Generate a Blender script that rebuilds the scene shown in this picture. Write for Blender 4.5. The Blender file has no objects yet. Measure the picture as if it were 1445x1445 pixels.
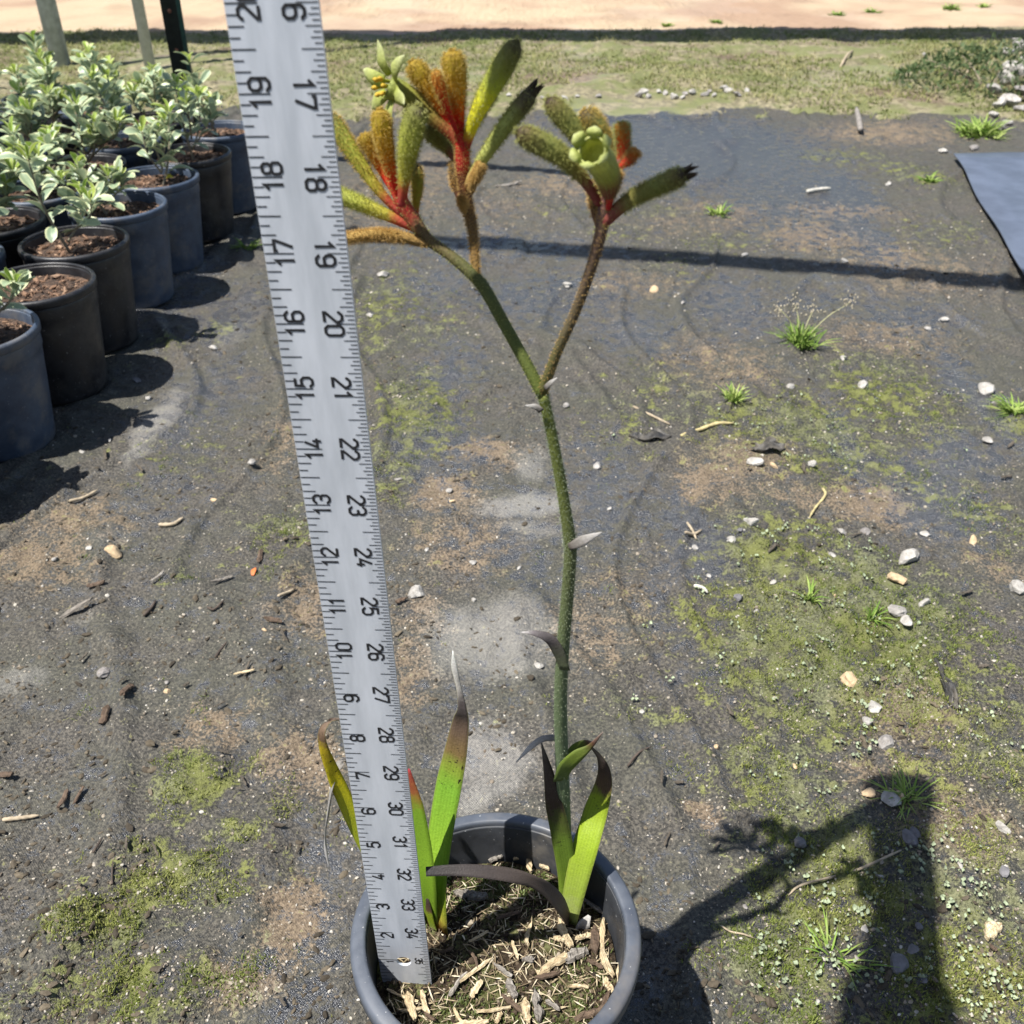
import bpy, math, random
import numpy as np
from mathutils import Vector, Matrix

S = bpy.context.scene
COL = S.collection
# ------------------------------------------------------------------ camera
CAM_H, PITCH, FPX, IMG = 0.674, math.radians(34.0), 1418.0, 1445.0
cam_data = bpy.data.cameras.new('camera')
cam = bpy.data.objects.new('camera', cam_data)
COL.objects.link(cam)
cam.location = (0, 0, CAM_H)
cam.rotation_euler = (math.pi / 2 - PITCH, 0, 0)
cam_data.sensor_width = 36.0
cam_data.lens = 36.0 * FPX / IMG
cam_data.clip_start, cam_data.clip_end = 0.01, 500
cam_data.dof.use_dof = True
cam_data.dof.focus_distance = 0.60
cam_data.dof.aperture_fstop = 20.0
S.camera = cam
# ------------------------------------------------------------------ sky and sun
SUN_AZ, SUN_K = math.radians(30.0), 0.48          # shadows run 30 deg from +x, 0.48 m for each metre of height
sdir = Vector((-math.cos(SUN_AZ) * SUN_K, -math.sin(SUN_AZ) * SUN_K, 1.0)).normalized()
world = bpy.data.worlds.new('World')
S.world = world
world.use_nodes = True
wt = world.node_tree
bg = wt.nodes['Background']
sky = wt.nodes.new('ShaderNodeTexSky')
sky.sky_type = 'NISHITA'
sky.sun_disc = False
sky.sun_elevation = math.asin(sdir.z)
sky.sun_rotation = math.atan2(sdir.x, sdir.y)
wt.links.new(sky.outputs[0], bg.inputs[0])
bg.inputs[1].default_value = 0.075
sl = bpy.data.lights.new('sun', 'SUN')
sl.energy, sl.angle, sl.color = 5.0, math.radians(0.53), (1.0, 0.965, 0.905)
so = bpy.data.objects.new('sun', sl)
COL.objects.link(so)
so.rotation_euler = sdir.to_track_quat('Z', 'Y').to_euler()
S.view_settings.view_transform = 'Standard'
S.view_settings.look = 'None'
S.view_settings.gamma = 1.0
S.view_settings.exposure = 0.97
S.view_settings.use_curve_mapping = False

# ------------------------------------------------------------------ helpers
rng = np.random.default_rng(7)
random.seed(7)
cP, sP = math.cos(PITCH), math.sin(PITCH)

def ray(x, y):
    a, b = (x - IMG / 2) / FPX, (y - IMG / 2) / FPX
    return np.array([a, cP - b * sP, -sP - b * cP])

def gz(x, y, z=0.0):                     # where the sight line through a pixel of the photo meets height z
    d = ray(x, y)
    return np.array([0, 0, CAM_H]) + d * ((z - CAM_H) / d[2])

def gy(x, y, Y):                         # ... meets the vertical plane at distance Y
    d = ray(x, y)
    return np.array([0, 0, CAM_H]) + d * (Y / d[1])

def depth(p):
    return p[1] * cP - (p[2] - CAM_H) * sP

def px(n, p):                            # n photo pixels as metres at point p
    return n * depth(p) / FPX

def hash2(ix, iy, seed):
    h = (ix.astype(np.int64) * 374761393 + iy.astype(np.int64) * 668265263 + seed * 974634777) & 0xffffffff
    h = ((h ^ (h >> 13)) * 1274126177) & 0xffffffff
    h = (h ^ (h >> 16)) & 0xffffff
    return h / float(0xffffff)

def vnoise(x, y, seed=0):
    ix, iy = np.floor(x), np.floor(y)
    fx, fy = x - ix, y - iy
    fx, fy = fx * fx * (3 - 2 * fx), fy * fy * (3 - 2 * fy)
    a, b = hash2(ix, iy, seed), hash2(ix + 1, iy, seed)
    c, d = hash2(ix, iy + 1, seed), hash2(ix + 1, iy + 1, seed)
    return (a * (1 - fx) + b * fx) * (1 - fy) + (c * (1 - fx) + d * fx) * fy

def fbm(x, y, f, oct=4, seed=0):
    v, a, t = 0, 1.0, 0
    for k in range(oct):
        v = v + a * vnoise(x * f + 17.3 * k, y * f - 9.1 * k, seed + k)
        t += a
        a *= 0.55
        f *= 2.03
    return v / t

def sstep(a, b, x):
    t = np.clip((x - a) / (b - a), 0, 1)
    return t * t * (3 - 2 * t)

def mesh(name, V, F, mat, parent=None, smooth=True, attrs=None, kind=None, mats=None, midx=None):
    V = np.asarray(V, dtype=np.float32)
    me = bpy.data.meshes.new(name)
    if isinstance(F, np.ndarray) and F.ndim == 2:
        n, k = F.shape
        me.vertices.add(len(V)); me.vertices.foreach_set('co', V.ravel())
        me.loops.add(n * k); me.loops.foreach_set('vertex_index', F.astype(np.int32).ravel())
        me.polygons.add(n)
        me.polygons.foreach_set('loop_start', np.arange(0, n * k, k, dtype=np.int32))
        me.update(calc_edges=True); me.validate()
    else:
        me.from_pydata([tuple(v) for v in V], [], [tuple(int(i) for i in f) for f in F])
    if attrs:
        for k, a in attrs.items():
            at = me.attributes.new(k, 'FLOAT', 'POINT')
            at.data.foreach_set('value', np.asarray(a, dtype=np.float32))
    for m in (mats or [mat]):
        me.materials.append(m)
    if midx is not None:
        me.polygons.foreach_set('material_index', np.asarray(midx, dtype=np.int32))
    me.polygons.foreach_set('use_smooth', np.full(len(me.polygons), smooth, dtype=bool))
    me.update()
    return obj(name, me, parent, kind)

def obj(name, me, parent=None, kind=None):
    o = bpy.data.objects.new(name, me)
    COL.objects.link(o)
    if parent is not None:
        o.parent = parent
        o.matrix_parent_inverse = Matrix.Translation(-parent.location) if parent.type == 'EMPTY' and parent.parent is None and tuple(parent.rotation_euler) == (0, 0, 0) else Matrix.Identity(4)
    if kind:
        o['kind'] = kind
    return o

def thing(name, label, cat, loc=(0, 0, 0), group=None):
    o = bpy.data.objects.new(name, None)
    COL.objects.link(o)
    o.location = loc
    o.empty_display_size = 0.02
    return tag(o, label, cat, group)

def tag(o, label, cat, group=None):
    o['label'], o['category'] = label, cat
    if group:
        o['group'] = group
    return o

class Acc:                                # collects shapes for ONE mesh
    def __init__(s):
        s.V, s.F, s.A, s.n, s.M = [], [], {}, 0, []
    def add(s, V, F, m=0, **A):
        V = np.asarray(V, float)
        s.F += [tuple(i + s.n for i in f) for f in F]
        s.M += [m] * len(F)
        s.V.append(V); s.n += len(V)
        for k, a in A.items():
            s.A.setdefault(k, []).append(np.broadcast_to(np.asarray(a, float), (len(V),)))
    def build(s, name, mat, parent=None, smooth=True, kind=None, mats=None):
        A = {k: np.concatenate(v) for k, v in s.A.items()}
        return mesh(name, np.concatenate(s.V), s.F, mat, parent, smooth, A, kind, mats, s.M if mats else None)

def catmull(P, n):
    P = np.asarray(P, float)
    Q = np.vstack([2 * P[0] - P[1], P, 2 * P[-1] - P[-2]])
    m = len(P) - 1
    out = []
    for t in np.linspace(0, m, n):
        i = min(int(t), m - 1); u = t - i
        a, b, c, d = Q[i], Q[i + 1], Q[i + 2], Q[i + 3]
        out.append(0.5 * (2 * b + (c - a) * u + (2 * a - 5 * b + 4 * c - d) * u * u + (3 * b - 3 * c + d - a) * u ** 3))
    return np.array(out)

def frames(P):
    T = np.gradient(P, axis=0)
    T /= np.linalg.norm(T, axis=1)[:, None] + 1e-12
    up = np.array([0.31, -0.9, 0.27])
    N = np.zeros_like(P)
    n = up - T[0] * (up @ T[0]); n /= np.linalg.norm(n)
    for i in range(len(P)):
        n = n - T[i] * (n @ T[i]); n /= np.linalg.norm(n)
        N[i] = n
    return T, N, np.cross(T, N)

def tube(P, R, n=10, flat=1.0, caps=True):
    P, R = np.asarray(P, float), np.asarray(R, float)
    T, N, B = frames(P)
    a = np.linspace(0, 2 * math.pi, n, endpoint=False)
    V = (P[:, None] + R[:, None, None] * (np.cos(a)[None, :, None] * N[:, None] + flat * np.sin(a)[None, :, None] * B[:, None])).reshape(-1, 3)
    F = [(i * n + j, i * n + (j + 1) % n, (i + 1) * n + (j + 1) % n, (i + 1) * n + j) for i in range(len(P) - 1) for j in range(n)]
    if caps:
        F.append(tuple(range(n))[::-1]); F.append(tuple((len(P) - 1) * n + j for j in range(n)))
    return V, F, np.repeat(np.linspace(0, 1, len(P)), n)

def strap(P, W, nrm, thick=0.0007, vee=0.18, twist=None, n=26):
    """a leaf blade: centre line P, full widths W, facing nrm; returns verts, faces, along, across"""
    P = catmull(P, n); W = np.interp(np.linspace(0, 1, n), np.linspace(0, 1, len(W)), W)
    T = np.gradient(P, axis=0); T /= np.linalg.norm(T, axis=1)[:, None]
    nr = np.asarray(nrm, float)
    tw = np.interp(np.linspace(0, 1, n), np.linspace(0, 1, len(twist)), twist) if twist is not None else np.zeros(n)
    V, A, C = [], [], []
    off = [-1, -0.5, 0, 0.5, 1]
    for i in range(n):
        N = nr - T[i] * (nr @ T[i]); N /= np.linalg.norm(N) + 1e-9
        B = np.cross(T[i], N)
        c, s = math.cos(tw[i]), math.sin(tw[i])
        N, B = N * c + B * s, B * c - N * s
        h = W[i] / 2
        th = min(thick, h * 0.5)
        for o in off:
            V.append(P[i] + B * o * h - N * vee * h * (1 - abs(o)) + N * th * (1 - 0.8 * abs(o))); A.append(i / (n - 1)); C.append(o)
        for o in off[::-1]:
            V.append(P[i] + B * o * h * 0.995 - N * vee * h * (1 - abs(o)) - N * th * (1 - 0.8 * abs(o))); A.append(i / (n - 1)); C.append(o)
    m = 10
    F = [(i * m + j, i * m + (j + 1) % m, (i + 1) * m + (j + 1) % m, (i + 1) * m + j) for i in range(n - 1) for j in range(m)]
    F += [tuple(range(m))[::-1], tuple((n - 1) * m + j for j in range(m))]
    return np.array(V), F, np.array(A), np.array(C)

def lathe(prof, n=64):
    prof = np.asarray(prof, float)
    a = np.linspace(0, 2 * math.pi, n, endpoint=False)
    V = np.stack([prof[:, 0][:, None] * np.cos(a), prof[:, 0][:, None] * np.sin(a), np.repeat(prof[:, 1][:, None], n, 1)], -1).reshape(-1, 3)
    F = [(i * n + j, i * n + (j + 1) % n, (i + 1) * n + (j + 1) % n, (i + 1) * n + j) for i in range(len(prof) - 1) for j in range(n)]
    return V, F

_ICO = None
def ico(sub=2):
    import bmesh
    bm = bmesh.new(); bmesh.ops.create_icosphere(bm, subdivisions=sub, radius=1)
    V = np.array([v.co[:] for v in bm.verts]); F = [tuple(v.index for v in f.verts) for f in bm.faces]
    bm.free()
    return V, F
ICO1, ICO2, ICO3 = ico(1), ico(2), ico(3)

def rotz(V, a):
    c, s = math.cos(a), math.sin(a)
    return V @ np.array([[c, s, 0], [-s, c, 0], [0, 0, 1.0]])

def rotm(rx, ry, rz):
    return np.array((Matrix.Rotation(rz, 3, 'Z') @ Matrix.Rotation(ry, 3, 'Y') @ Matrix.Rotation(rx, 3, 'X')))

# ------------------------------------------------------------------ materials
class NT:
    def __init__(s, name):
        s.m = bpy.data.materials.new(name); s.m.use_nodes = True
        s.t = s.m.node_tree; s.b = s.t.nodes['Principled BSDF']; s.out = s.t.nodes['Material Output']
    def n(s, typ, **kw):
        nd = s.t.nodes.new('ShaderNode' + typ)
        for k, v in kw.items():
            if k.startswith('_'):
                setattr(nd, k[1:], v)
            else:
                key = int(k[1:]) if k[0] == 'i' and k[1:].isdigit() else k.replace('_', ' ')
                s.set(nd.inputs[key], v)
        return nd
    def set(s, inp, v):
        if isinstance(v, bpy.types.NodeSocket):
            s.t.links.new(v, inp)
        elif isinstance(v, (tuple, list)) and len(v) == 3 and inp.type == 'RGBA':
            inp.default_value = (*v, 1)
        else:
            inp.default_value = v
    def p(s, **kw):
        for k, v in kw.items():
            s.set(s.b.inputs[k.replace('_', ' ')], v)
        return s
    def attr(s, name):
        return s.n('Attribute', _attribute_name=name).outputs['Fac']
    def coord(s, which='Object'):
        return s.n('TexCoord').outputs[which]
    def noise(s, scale, detail=4, rough=0.6, vec=None, dist=0.0):
        nd = s.n('TexNoise', Scale=scale, Detail=detail, Roughness=rough, Distortion=dist)
        if vec is not None:
            s.t.links.new(vec, nd.inputs['Vector'])
        else:
            s.t.links.new(s.coord(), nd.inputs['Vector'])
        return nd.outputs['Fac']
    def math(s, op, a, b=0.0, c=None, clamp=False):
        nd = s.n('Math', _operation=op, _use_clamp=clamp)
        s.set(nd.inputs[0], a); s.set(nd.inputs[1], b)
        if c is not None: s.set(nd.inputs[2], c)
        return nd.outputs[0]
    def rng(s, v, a, b, c=0.0, d=1.0, smooth=True):
        nd = s.n('MapRange', _interpolation_type='SMOOTHSTEP' if smooth else 'LINEAR')
        s.set(nd.inputs[0], v)
        for i, q in enumerate((a, b, c, d)): nd.inputs[i + 1].default_value = q
        return nd.outputs[0]
    def mix(s, f, a, b, blend='MIX'):
        nd = s.n('Mix', _data_type='RGBA', _blend_type=blend)
        s.set(nd.inputs[0], f)
        for i, q in ((6, a), (7, b)):
            s.set(nd.inputs[i], q if not isinstance(q, tuple) else (*q, 1) if len(q) == 3 else q)
        return nd.outputs[2]
    def ramp(s, f, stops):
        nd = s.n('ValToRGB'); s.set(nd.inputs[0], f)
        cr = nd.color_ramp
        while len(cr.elements) < len(stops): cr.elements.new(0.5)
        for e, (p, c) in zip(cr.elements, stops):
            e.position = p; e.color = (*c, 1)
        return nd.outputs[0]
    def bump(s, h, strength=0.5, dist=0.002, normal=None):
        nd = s.n('Bump', Strength=strength, Distance=dist, Height=h)
        if normal is not None: s.t.links.new(normal, nd.inputs['Normal'])
        return nd.outputs[0]
    def translucent(s, col, fac):
        tr = s.n('BsdfTranslucent', Color=col)
        mx = s.n('MixShader', i0=fac, i1=s.b.outputs[0], i2=tr.outputs[0])
        s.t.links.new(mx.outputs[0], s.out.inputs[0])
        return s

def simple(name, col, rough=0.8, var=0.25, scale=60, bump=0.3, bdist=0.001, metal=0.0, spec=0.4, col2=None):
    t = NT(name)
    nz = t.noise(scale)
    c2 = col2 or tuple(c * (1 - var) for c in col)
    c1 = col if col2 else tuple(min(1, c * (1 + var)) for c in col)
    t.p(Base_Color=t.mix(t.rng(nz, 0.3, 0.7), c2, c1), Roughness=rough, Metallic=metal, Normal=t.bump(t.noise(scale * 2.5, 6), bump, bdist))
    t.b.inputs['Specular IOR Level'].default_value = spec
    return t.m

# ------------------------------------------------------------------ ground
# patches read from the photograph (pixel centre, pixel radii, weight), turned into places on the ground
MOSS = [(1180, 890, 170, 120, 1.0), (1110, 790, 100, 60, .8), (1050, 930, 70, 60, .75), (1160, 1010, 130, 60, .7), (1330, 1010, 120, 110, .65),
        (1100, 1110, 90, 60, .75), (1180, 1260, 110, 110, .95), (1120, 1380, 90, 90, .85), (1370, 1250, 110, 130, .7), (1340, 1400, 120, 70, .85),
        (1250, 560, 90, 60, .75), (1100, 600, 120, 50, .75), (1180, 640, 90, 40, .7), (1290, 690, 70, 30, .5), (1400, 730, 60, 50, .5),
        (590, 585, 60, 55, .8), (555, 660, 40, 50, .55), (545, 430, 45, 60, .6), (590, 460, 60, 30, .45), (940, 560, 70, 40, .5), (880, 600, 60, 40, .4),
        (275, 1115, 60, 45, .85), (240, 1240, 100, 55, .8), (125, 1325, 62, 32, 1.15), (210, 1405, 120, 45, .8), (185, 1205, 30, 12, .9), (50, 1430, 60, 30, .6),
        (330, 1080, 30, 20, .6), (350, 1160, 50, 40, .5), (400, 760, 55, 40, .6), (250, 480, 30, 16, .5), (310, 465, 22, 14, .6), (400, 830, 40, 20, .4), (240, 825, 30, 10, .6),
        (260, 640, 90, 50, .28), (900, 1000, 60, 40, .35), (1010, 850, 50, 60, .5), (1010, 345, 60, 12, .5), (880, 330, 40, 10, .45), (1190, 222, 60, 12, .55), (1260, 238, 60, 10, .5), (930, 300, 50, 9, .4), (1330, 330, 60, 20, .45), (800, 300, 40, 10, .4), (1430, 1060, 50, 80, .6), (960, 380, 40, 18, .35), (1310, 255, 40, 12, .7), (1420, 590, 50, 30, .6)]
BARE = [(980, 210, 150, 45, 1.0), (1100, 260, 90, 60, .7), (880, 170, 90, 25, .8), (700, 350, 130, 22, .5), (760, 420, 110, 35, .6), (900, 470, 60, 30, .6), (640, 520, 45, 45, .5),
        (620, 400, 50, 30, .5), (850, 690, 60, 80, .55), (970, 760, 45, 60, .75), (940, 880, 35, 90, .7), (1000, 960, 25, 60, .5), (1330, 710, 55, 40, .9), (1330, 655, 40, 25, .7), (1380, 560, 26, 60, .9), (1360, 640, 45, 30, .7), (1310, 660, 60, 22, .7), (1290, 450, 80, 20, .6), (1200, 640, 14, 70, .7),
        (1190, 270, 40, 30, .9), (1215, 330, 30, 40, .8), (1030, 430, 60, 40, .6), (1290, 720, 26, 40, .9), (230, 400, 60, 60, .7), (330, 440, 40, 40, .7), (290, 560, 60, 70, .55), (230, 700, 70, 50, .4), (180, 850, 90, 50, .5), (90, 1000, 70, 60, .35), (100, 1130, 60, 60, .5),
        (450, 1230, 60, 90, .8), (420, 1380, 70, 80, .9), (400, 960, 60, 70, .5), (620, 640, 60, 60, .5), (960, 1080, 50, 60, .55), (930, 1250, 60, 60, .45), (960, 1400, 60, 60, .5), (760, 780, 80, 80, .4), (640, 1000, 80, 80, .45), (1330, 980, 10, 40, .8), (1160, 420, 120, 16, .4)]
DUST = [(735, 712, 62, 17, 1.0), (748, 660, 24, 22, .8), (742, 752, 40, 14, .7), (690, 900, 95, 52, .9), (745, 868, 40, 22, .7), (700, 1075, 62, 50, .95), (690, 1130, 50, 30, .9),
        (228, 590, 24, 34, .9), (185, 640, 16, 26, .9), (205, 620, 14, 20, .8), (250, 560, 14, 16, .7), (155, 760, 22, 16, .6), (22, 962, 30, 20, .7), (110, 875, 18, 10, .5), (330, 470, 26, 24, .5), (375, 1405, 30, 40, .4), (240, 455, 40, 8, .5)]
SAND = [(420, 1090, 55, 50, .8), (400, 1300, 45, 60, .9), (330, 1390, 60, 40, .8), (310, 1030, 60, 40, .7), (110, 740, 80, 40, .6), (60, 800, 70, 40, .7), (430, 860, 40, 50, .7), (410, 620, 40, 60, .5), (620, 700, 45, 28, .8), (690, 640, 50, 20, .7), (640, 770, 70, 40, .6),
        (600, 880, 50, 40, .6), (830, 900, 60, 60, .5), (1060, 640, 70, 30, .8), (1010, 680, 60, 30, .7), (1230, 715, 60, 30, .9), (1130, 700, 60, 30, .6), (1280, 1010, 80, 60, .8), (1350, 1170, 90, 70, .8), (985, 1165, 30, 16, .9), (890, 850, 60, 50, .4), (1400, 1400, 50, 60, .7), (1240, 1090, 60, 30, .7), (580, 940, 40, 60, .6), (1400, 800, 50, 50, .5), (700, 290, 90, 40, .35), (560, 270, 80, 60, .45), (1290, 380, 110, 40, .5), (980, 320, 100, 24, .4), (1260, 188, 100, 18, .65), (1150, 335, 80, 25, .55), (800, 262, 80, 20, .55), (1010, 300, 60, 14, .5), (620, 240, 60, 30, .5), (1200, 300, 90, 14, .5), (900, 400, 70, 20, .45), (1250, 480, 90, 30, .5), (1020, 520, 90, 40, .5)]

def patch_table(T):
    out = []
    for x, y, rx, ry, w in T:
        c = gz(x, y)
        a, b = gz(x, y - ry), gz(x, y + ry)
        out.append((c[0], c[1], px(rx, c), abs(a[1] - b[1]) / 2, w))
    return out

def patches(T, x, y):
    v = np.zeros_like(x)
    wx = (fbm(x, y, 22, 3, 91) - .5) * .05
    wy = (fbm(x, y, 22, 3, 95) - .5) * .05
    for cx, cy, rx, ry, w in T:
        m = (abs(x - cx) < rx * 2.4 + .05) & (abs(y - cy) < ry * 2.4 + .05)
        if not m.any(): continue
        q = ((x[m] + wx[m] - cx) / rx) ** 2 + ((y[m] + wy[m] - cy) / ry) ** 2
        v[m] = np.maximum(v[m], w * np.exp(-0.55 * q ** 1.4))
    return v
BARE = [(x, y, rx, ry, w * (.55 if y > 820 else 1.1)) for x, y, rx, ry, w in BARE]
TM, TB, TD, TS = map(patch_table, (MOSS, BARE, DUST, SAND))

def masks(x, y):
    inreg = (y > .2) & (y < 3.2) & (abs(x) < 2.2)
    far = ~((abs(x) < .1 + .62 * y) & (y > .3) & (y < 3.4))
    bgm = fbm(x, y, 5.0, 4, 3)
    moss = patches(TM, x, y)
    bare = patches(TB, x, y)
    dust = patches(TD, x, y)
    sand = patches(TS, x, y)
    moss = np.where(far, np.maximum(moss, sstep(.52, .75, bgm) * .6), moss)
    bare = np.where(far, np.maximum(bare, sstep(.55, .7, fbm(x, y, 4.0, 3, 8)) * .8), bare)
    sand = np.where(far, np.maximum(sand, sstep(.5, .7, fbm(x, y, 6.0, 3, 12)) * .7), sand)
    # turf strip and dirt road beyond the cloth
    edge = 3.07 + .40 * (fbm(x, y, 2.2, 3, 21) - .5) + .22 * (fbm(x, y, 11.0, 3, 23) - .5) - .34 * sstep(.9, 1.9, x) - .22 * sstep(-.75, -1.3, x)
    grass = sstep(edge - .05, edge + .06, y)
    redge = 4.45 + .09 * (fbm(x, y, 3.0, 4, 31) - .5) * 2 + .03 * x
    road = sstep(redge - .025, redge + .025, y)
    return moss, bare, dust, sand, grass * (1 - road), road

def height(x, y, M=None):
    moss, bare, dust, sand, grass, road = M if M is not None else masks(x, y)
    h = (fbm(x, y, 2.0, 3, 40) - .5) * .012
    lump = fbm(x, y, 34, 4, 50)
    crust = sstep(.5, .62, fbm(x, y, 46, 4, 60) + .12 * sand + .06 * moss - .22 * bare - .15 * dust)
    h = h + crust * .0035 * (1 - .6 * bare) + (lump - .5) * .005 * (1 - bare)
    wr = 1 - abs(2 * fbm(x + .04 * np.sin(y * 9), y * .22, 7.0, 2, 77) - 1)
    h = h + .0075 * sstep(.90, 1.0, wr) * (1 - grass) * (1 - road)
    h = h + moss * (.002 + .008 * sstep(.4, .75, fbm(x, y, 60, 3, 70)))
    h = h + grass * (.012 + .03 * (fbm(x, y, 6, 3, 80) - .5)) + road * (.02 + .02 * (fbm(x, y, 5, 4, 85) - .5))
    return h

def axis(fine0, fine1, step, grow, lim0, lim1, maxstep=8.0):
    c = list(np.arange(fine0, fine1, step))
    s, v = step, c[-1]
    while v < lim1:
        s = min(s * grow, maxstep); v += s; c.append(v)
    s, v, lo = step, c[0], []
    while v > lim0:
        s = min(s * grow, maxstep); v -= s; lo.append(v)
    return np.array(lo[::-1] + c)
gx = axis(-0.95, 0.95, 0.0050, 1.035, -80, 80)
yfine = list(np.arange(.34, 1.3, .0045))
s_, v_ = .0045, yfine[-1]
while v_ < 4.9:
    s_ = min(s_ * 1.006, .022); v_ += s_; yfine.append(v_)
while v_ < 160:
    s_ = min(s_ * 1.12, 12); v_ += s_; yfine.append(v_)
s_, v_, lo_ = .0045, .34, []
while v_ > -80:
    s_ = min(s_ * 1.1, 8); v_ -= s_; lo_.append(v_)
gyv = np.array(lo_[::-1] + yfine)
XX, YY = np.meshgrid(gx, gyv)
X_, Y_ = XX.ravel(), YY.ravel()
MK = masks(X_, Y_)
ZZ = height(X_, Y_, MK)
nx, ny = len(gx), len(gyv)
ii = (np.arange(ny - 1)[:, None] * nx + np.arange(nx - 1)[None, :]).ravel()
GF = np.stack([ii, ii + 1, ii + nx + 1, ii + nx], 1)

t = NT('nursery_ground')
P0 = t.coord()
aM, aB, aD, aS, aG, aR = [t.attr(k) for k in ('moss', 'bare', 'dust', 'sand', 'grass', 'road')]
n1, n2, n3, n4 = t.noise(9, 2, .62), t.noise(48, 4, .72), t.noise(360, 3, .7), None
sep = t.n('SeparateXYZ', Vector=P0)
wv = lambda v, f: t.math('SINE', t.math('MULTIPLY', v, f))
weave = t.math('MULTIPLY', wv(sep.outputs[0], 2 * math.pi / .0021), wv(sep.outputs[1], 2 * math.pi / .0024))
weave01 = t.rng(weave, -.6, .6)
fabric = t.mix(weave01, (.021, .022, .025), (.047, .049, .055))
fabric = t.mix(t.rng(n2, .42, .66), fabric, (.058, .056, .053))
# thin film of dried mud over the cloth
film = t.mix(t.rng(n3, .38, .64), (.026, .024, .021), (.112, .100, .082))
film = t.mix(t.rng(n1, .35, .65), film, t.mix(t.rng(n3, .35, .68), (.030, .030, .025), (.095, .090, .068)))
cov = t.math('ADD', t.math('MULTIPLY', n2, 1.2), t.math('ADD', t.math('MULTIPLY', n3, .5), t.math('MULTIPLY', aB, -.34)))
cov = t.rng(cov, .62, .76)
col = t.mix(cov, fabric, film)
# sandy silt
ss = t.math('ADD', aS, t.math('MULTIPLY', t.math('SUBTRACT', n2, .5), 2.2))
ss = t.math('ADD', ss, t.math('MULTIPLY', t.math('SUBTRACT', n3, .5), 1.5))
sf = t.rng(ss, .34, .78)
col = t.mix(t.math('MULTIPLY', sf, .82), col, t.mix(t.rng(n3, .3, .7), (.10, .076, .053), (.255, .195, .135)))
# moss
mm = t.math('ADD', aM, t.math('MULTIPLY', t.math('SUBTRACT', n2, .5), 3.2))
mm = t.math('ADD', mm, t.math('MULTIPLY', t.math('SUBTRACT', n3, .5), 1.6))
mf = t.rng(mm, .46, .86)
mcol = t.mix(t.rng(n2, .38, .62), (.070, .074, .028), (.205, .222, .064))
mcol = t.mix(t.math('MULTIPLY', t.rng(n1, .42, .62), .8), mcol, t.mix(t.rng(n3, .35, .65), (.10, .10, .06), (.24, .25, .15)))
col = t.mix(t.math('MULTIPLY', mf, .70), col, mcol)
# pale dried water marks
dd = t.math('ADD', aD, t.math('MULTIPLY', t.math('SUBTRACT', n2, .5), .9))
df = t.math('MULTIPLY', t.rng(t.math('ADD', dd, t.math('MULTIPLY', t.math('SUBTRACT', n3, .5), .8)), .2, 1.15), t.math('ADD', .22, t.math('MULTIPLY', weave01, .5)))
col = t.mix(t.math('MULTIPLY', df, .8), col, (.38, .365, .34))
# fine grit
vor = t.n('TexVoronoi', Scale=330.0, Vector=P0, Randomness=1.0)
gr = t.math('MULTIPLY', t.rng(vor.outputs['Distance'], .10, .22, 1, 0), t.rng(t.n('SeparateColor', i0=vor.outputs['Color']).outputs[0], .74, .84))
col = t.mix(t.math('MULTIPLY', gr, t.math('SUBTRACT', .9, t.math('MULTIPLY', mf, .5))), col, (.36, .32, .26))
# turf soil and road
gcol = t.mix(t.rng(n2, .38, .62), (.12, .105, .065), (.26, .23, .145))
gcol = t.mix(t.math('MULTIPLY', t.rng(n1, .42, .6), .8), gcol, (.13, .145, .055))
gcol = t.mix(t.rng(t.noise(2.2, 3, .6), .54, .64), gcol, t.mix(t.rng(n2, .4, .6), (.10, .075, .052), (.19, .15, .105)))
col = t.mix(t.rng(t.math('ADD', aG, t.math('MULTIPLY', t.math('SUBTRACT', n2, .5), .6)), .35, .65), col, gcol)
n5 = t.noise(1.3, 3, .5)
rcol = t.mix(t.rng(n5, .4, .6), (0.290, 0.198, 0.136), (0.396, 0.308, 0.207))
rcol = t.mix(t.rng(n3, .55, .8), rcol, (.47, .375, .27))
rcol = t.mix(t.rng(n2, .62, .74), rcol, (.26, .175, .115))
col = t.mix(t.rng(t.math('ADD', aR, t.math('MULTIPLY', t.math('SUBTRACT', n2, .5), .5)), .35, .65), col, rcol)
rough = t.math('ADD', .27, t.math('MULTIPLY', cov, .46))
soft = t.math('MAXIMUM', t.math('MAXIMUM', mf, sf), t.math('MAXIMUM', aG, aR))
rough = t.math('MAXIMUM', rough, t.math('MULTIPLY', soft, .95))
spec = t.math('SUBTRACT', .9, t.math('ADD', t.math('MULTIPLY', cov, .5), t.math('MULTIPLY', soft, .25)))
hgt = t.math('ADD', t.math('MULTIPLY', weave, .00012), t.math('MULTIPLY', n3, t.math('ADD', .0024, t.math('MULTIPLY', aM, .003))))
b3 = t.bump(hgt, 1.0, 1.0)
t.p(Base_Color=col, Roughness=rough, Normal=b3)
t.set(t.b.inputs['Specular IOR Level'], spec)
MAT_GROUND = t.m
g_obj = mesh('ground', np.stack([X_, Y_, ZZ], 1), GF, MAT_GROUND, attrs=dict(zip(('moss', 'bare', 'dust', 'sand', 'grass', 'road'), MK)), kind='structure')
del XX, YY, GF

def ground_z(x, y):
    x, y = np.atleast_1d(np.asarray(x, float)), np.atleast_1d(np.asarray(y, float))
    return height(x, y)

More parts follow.
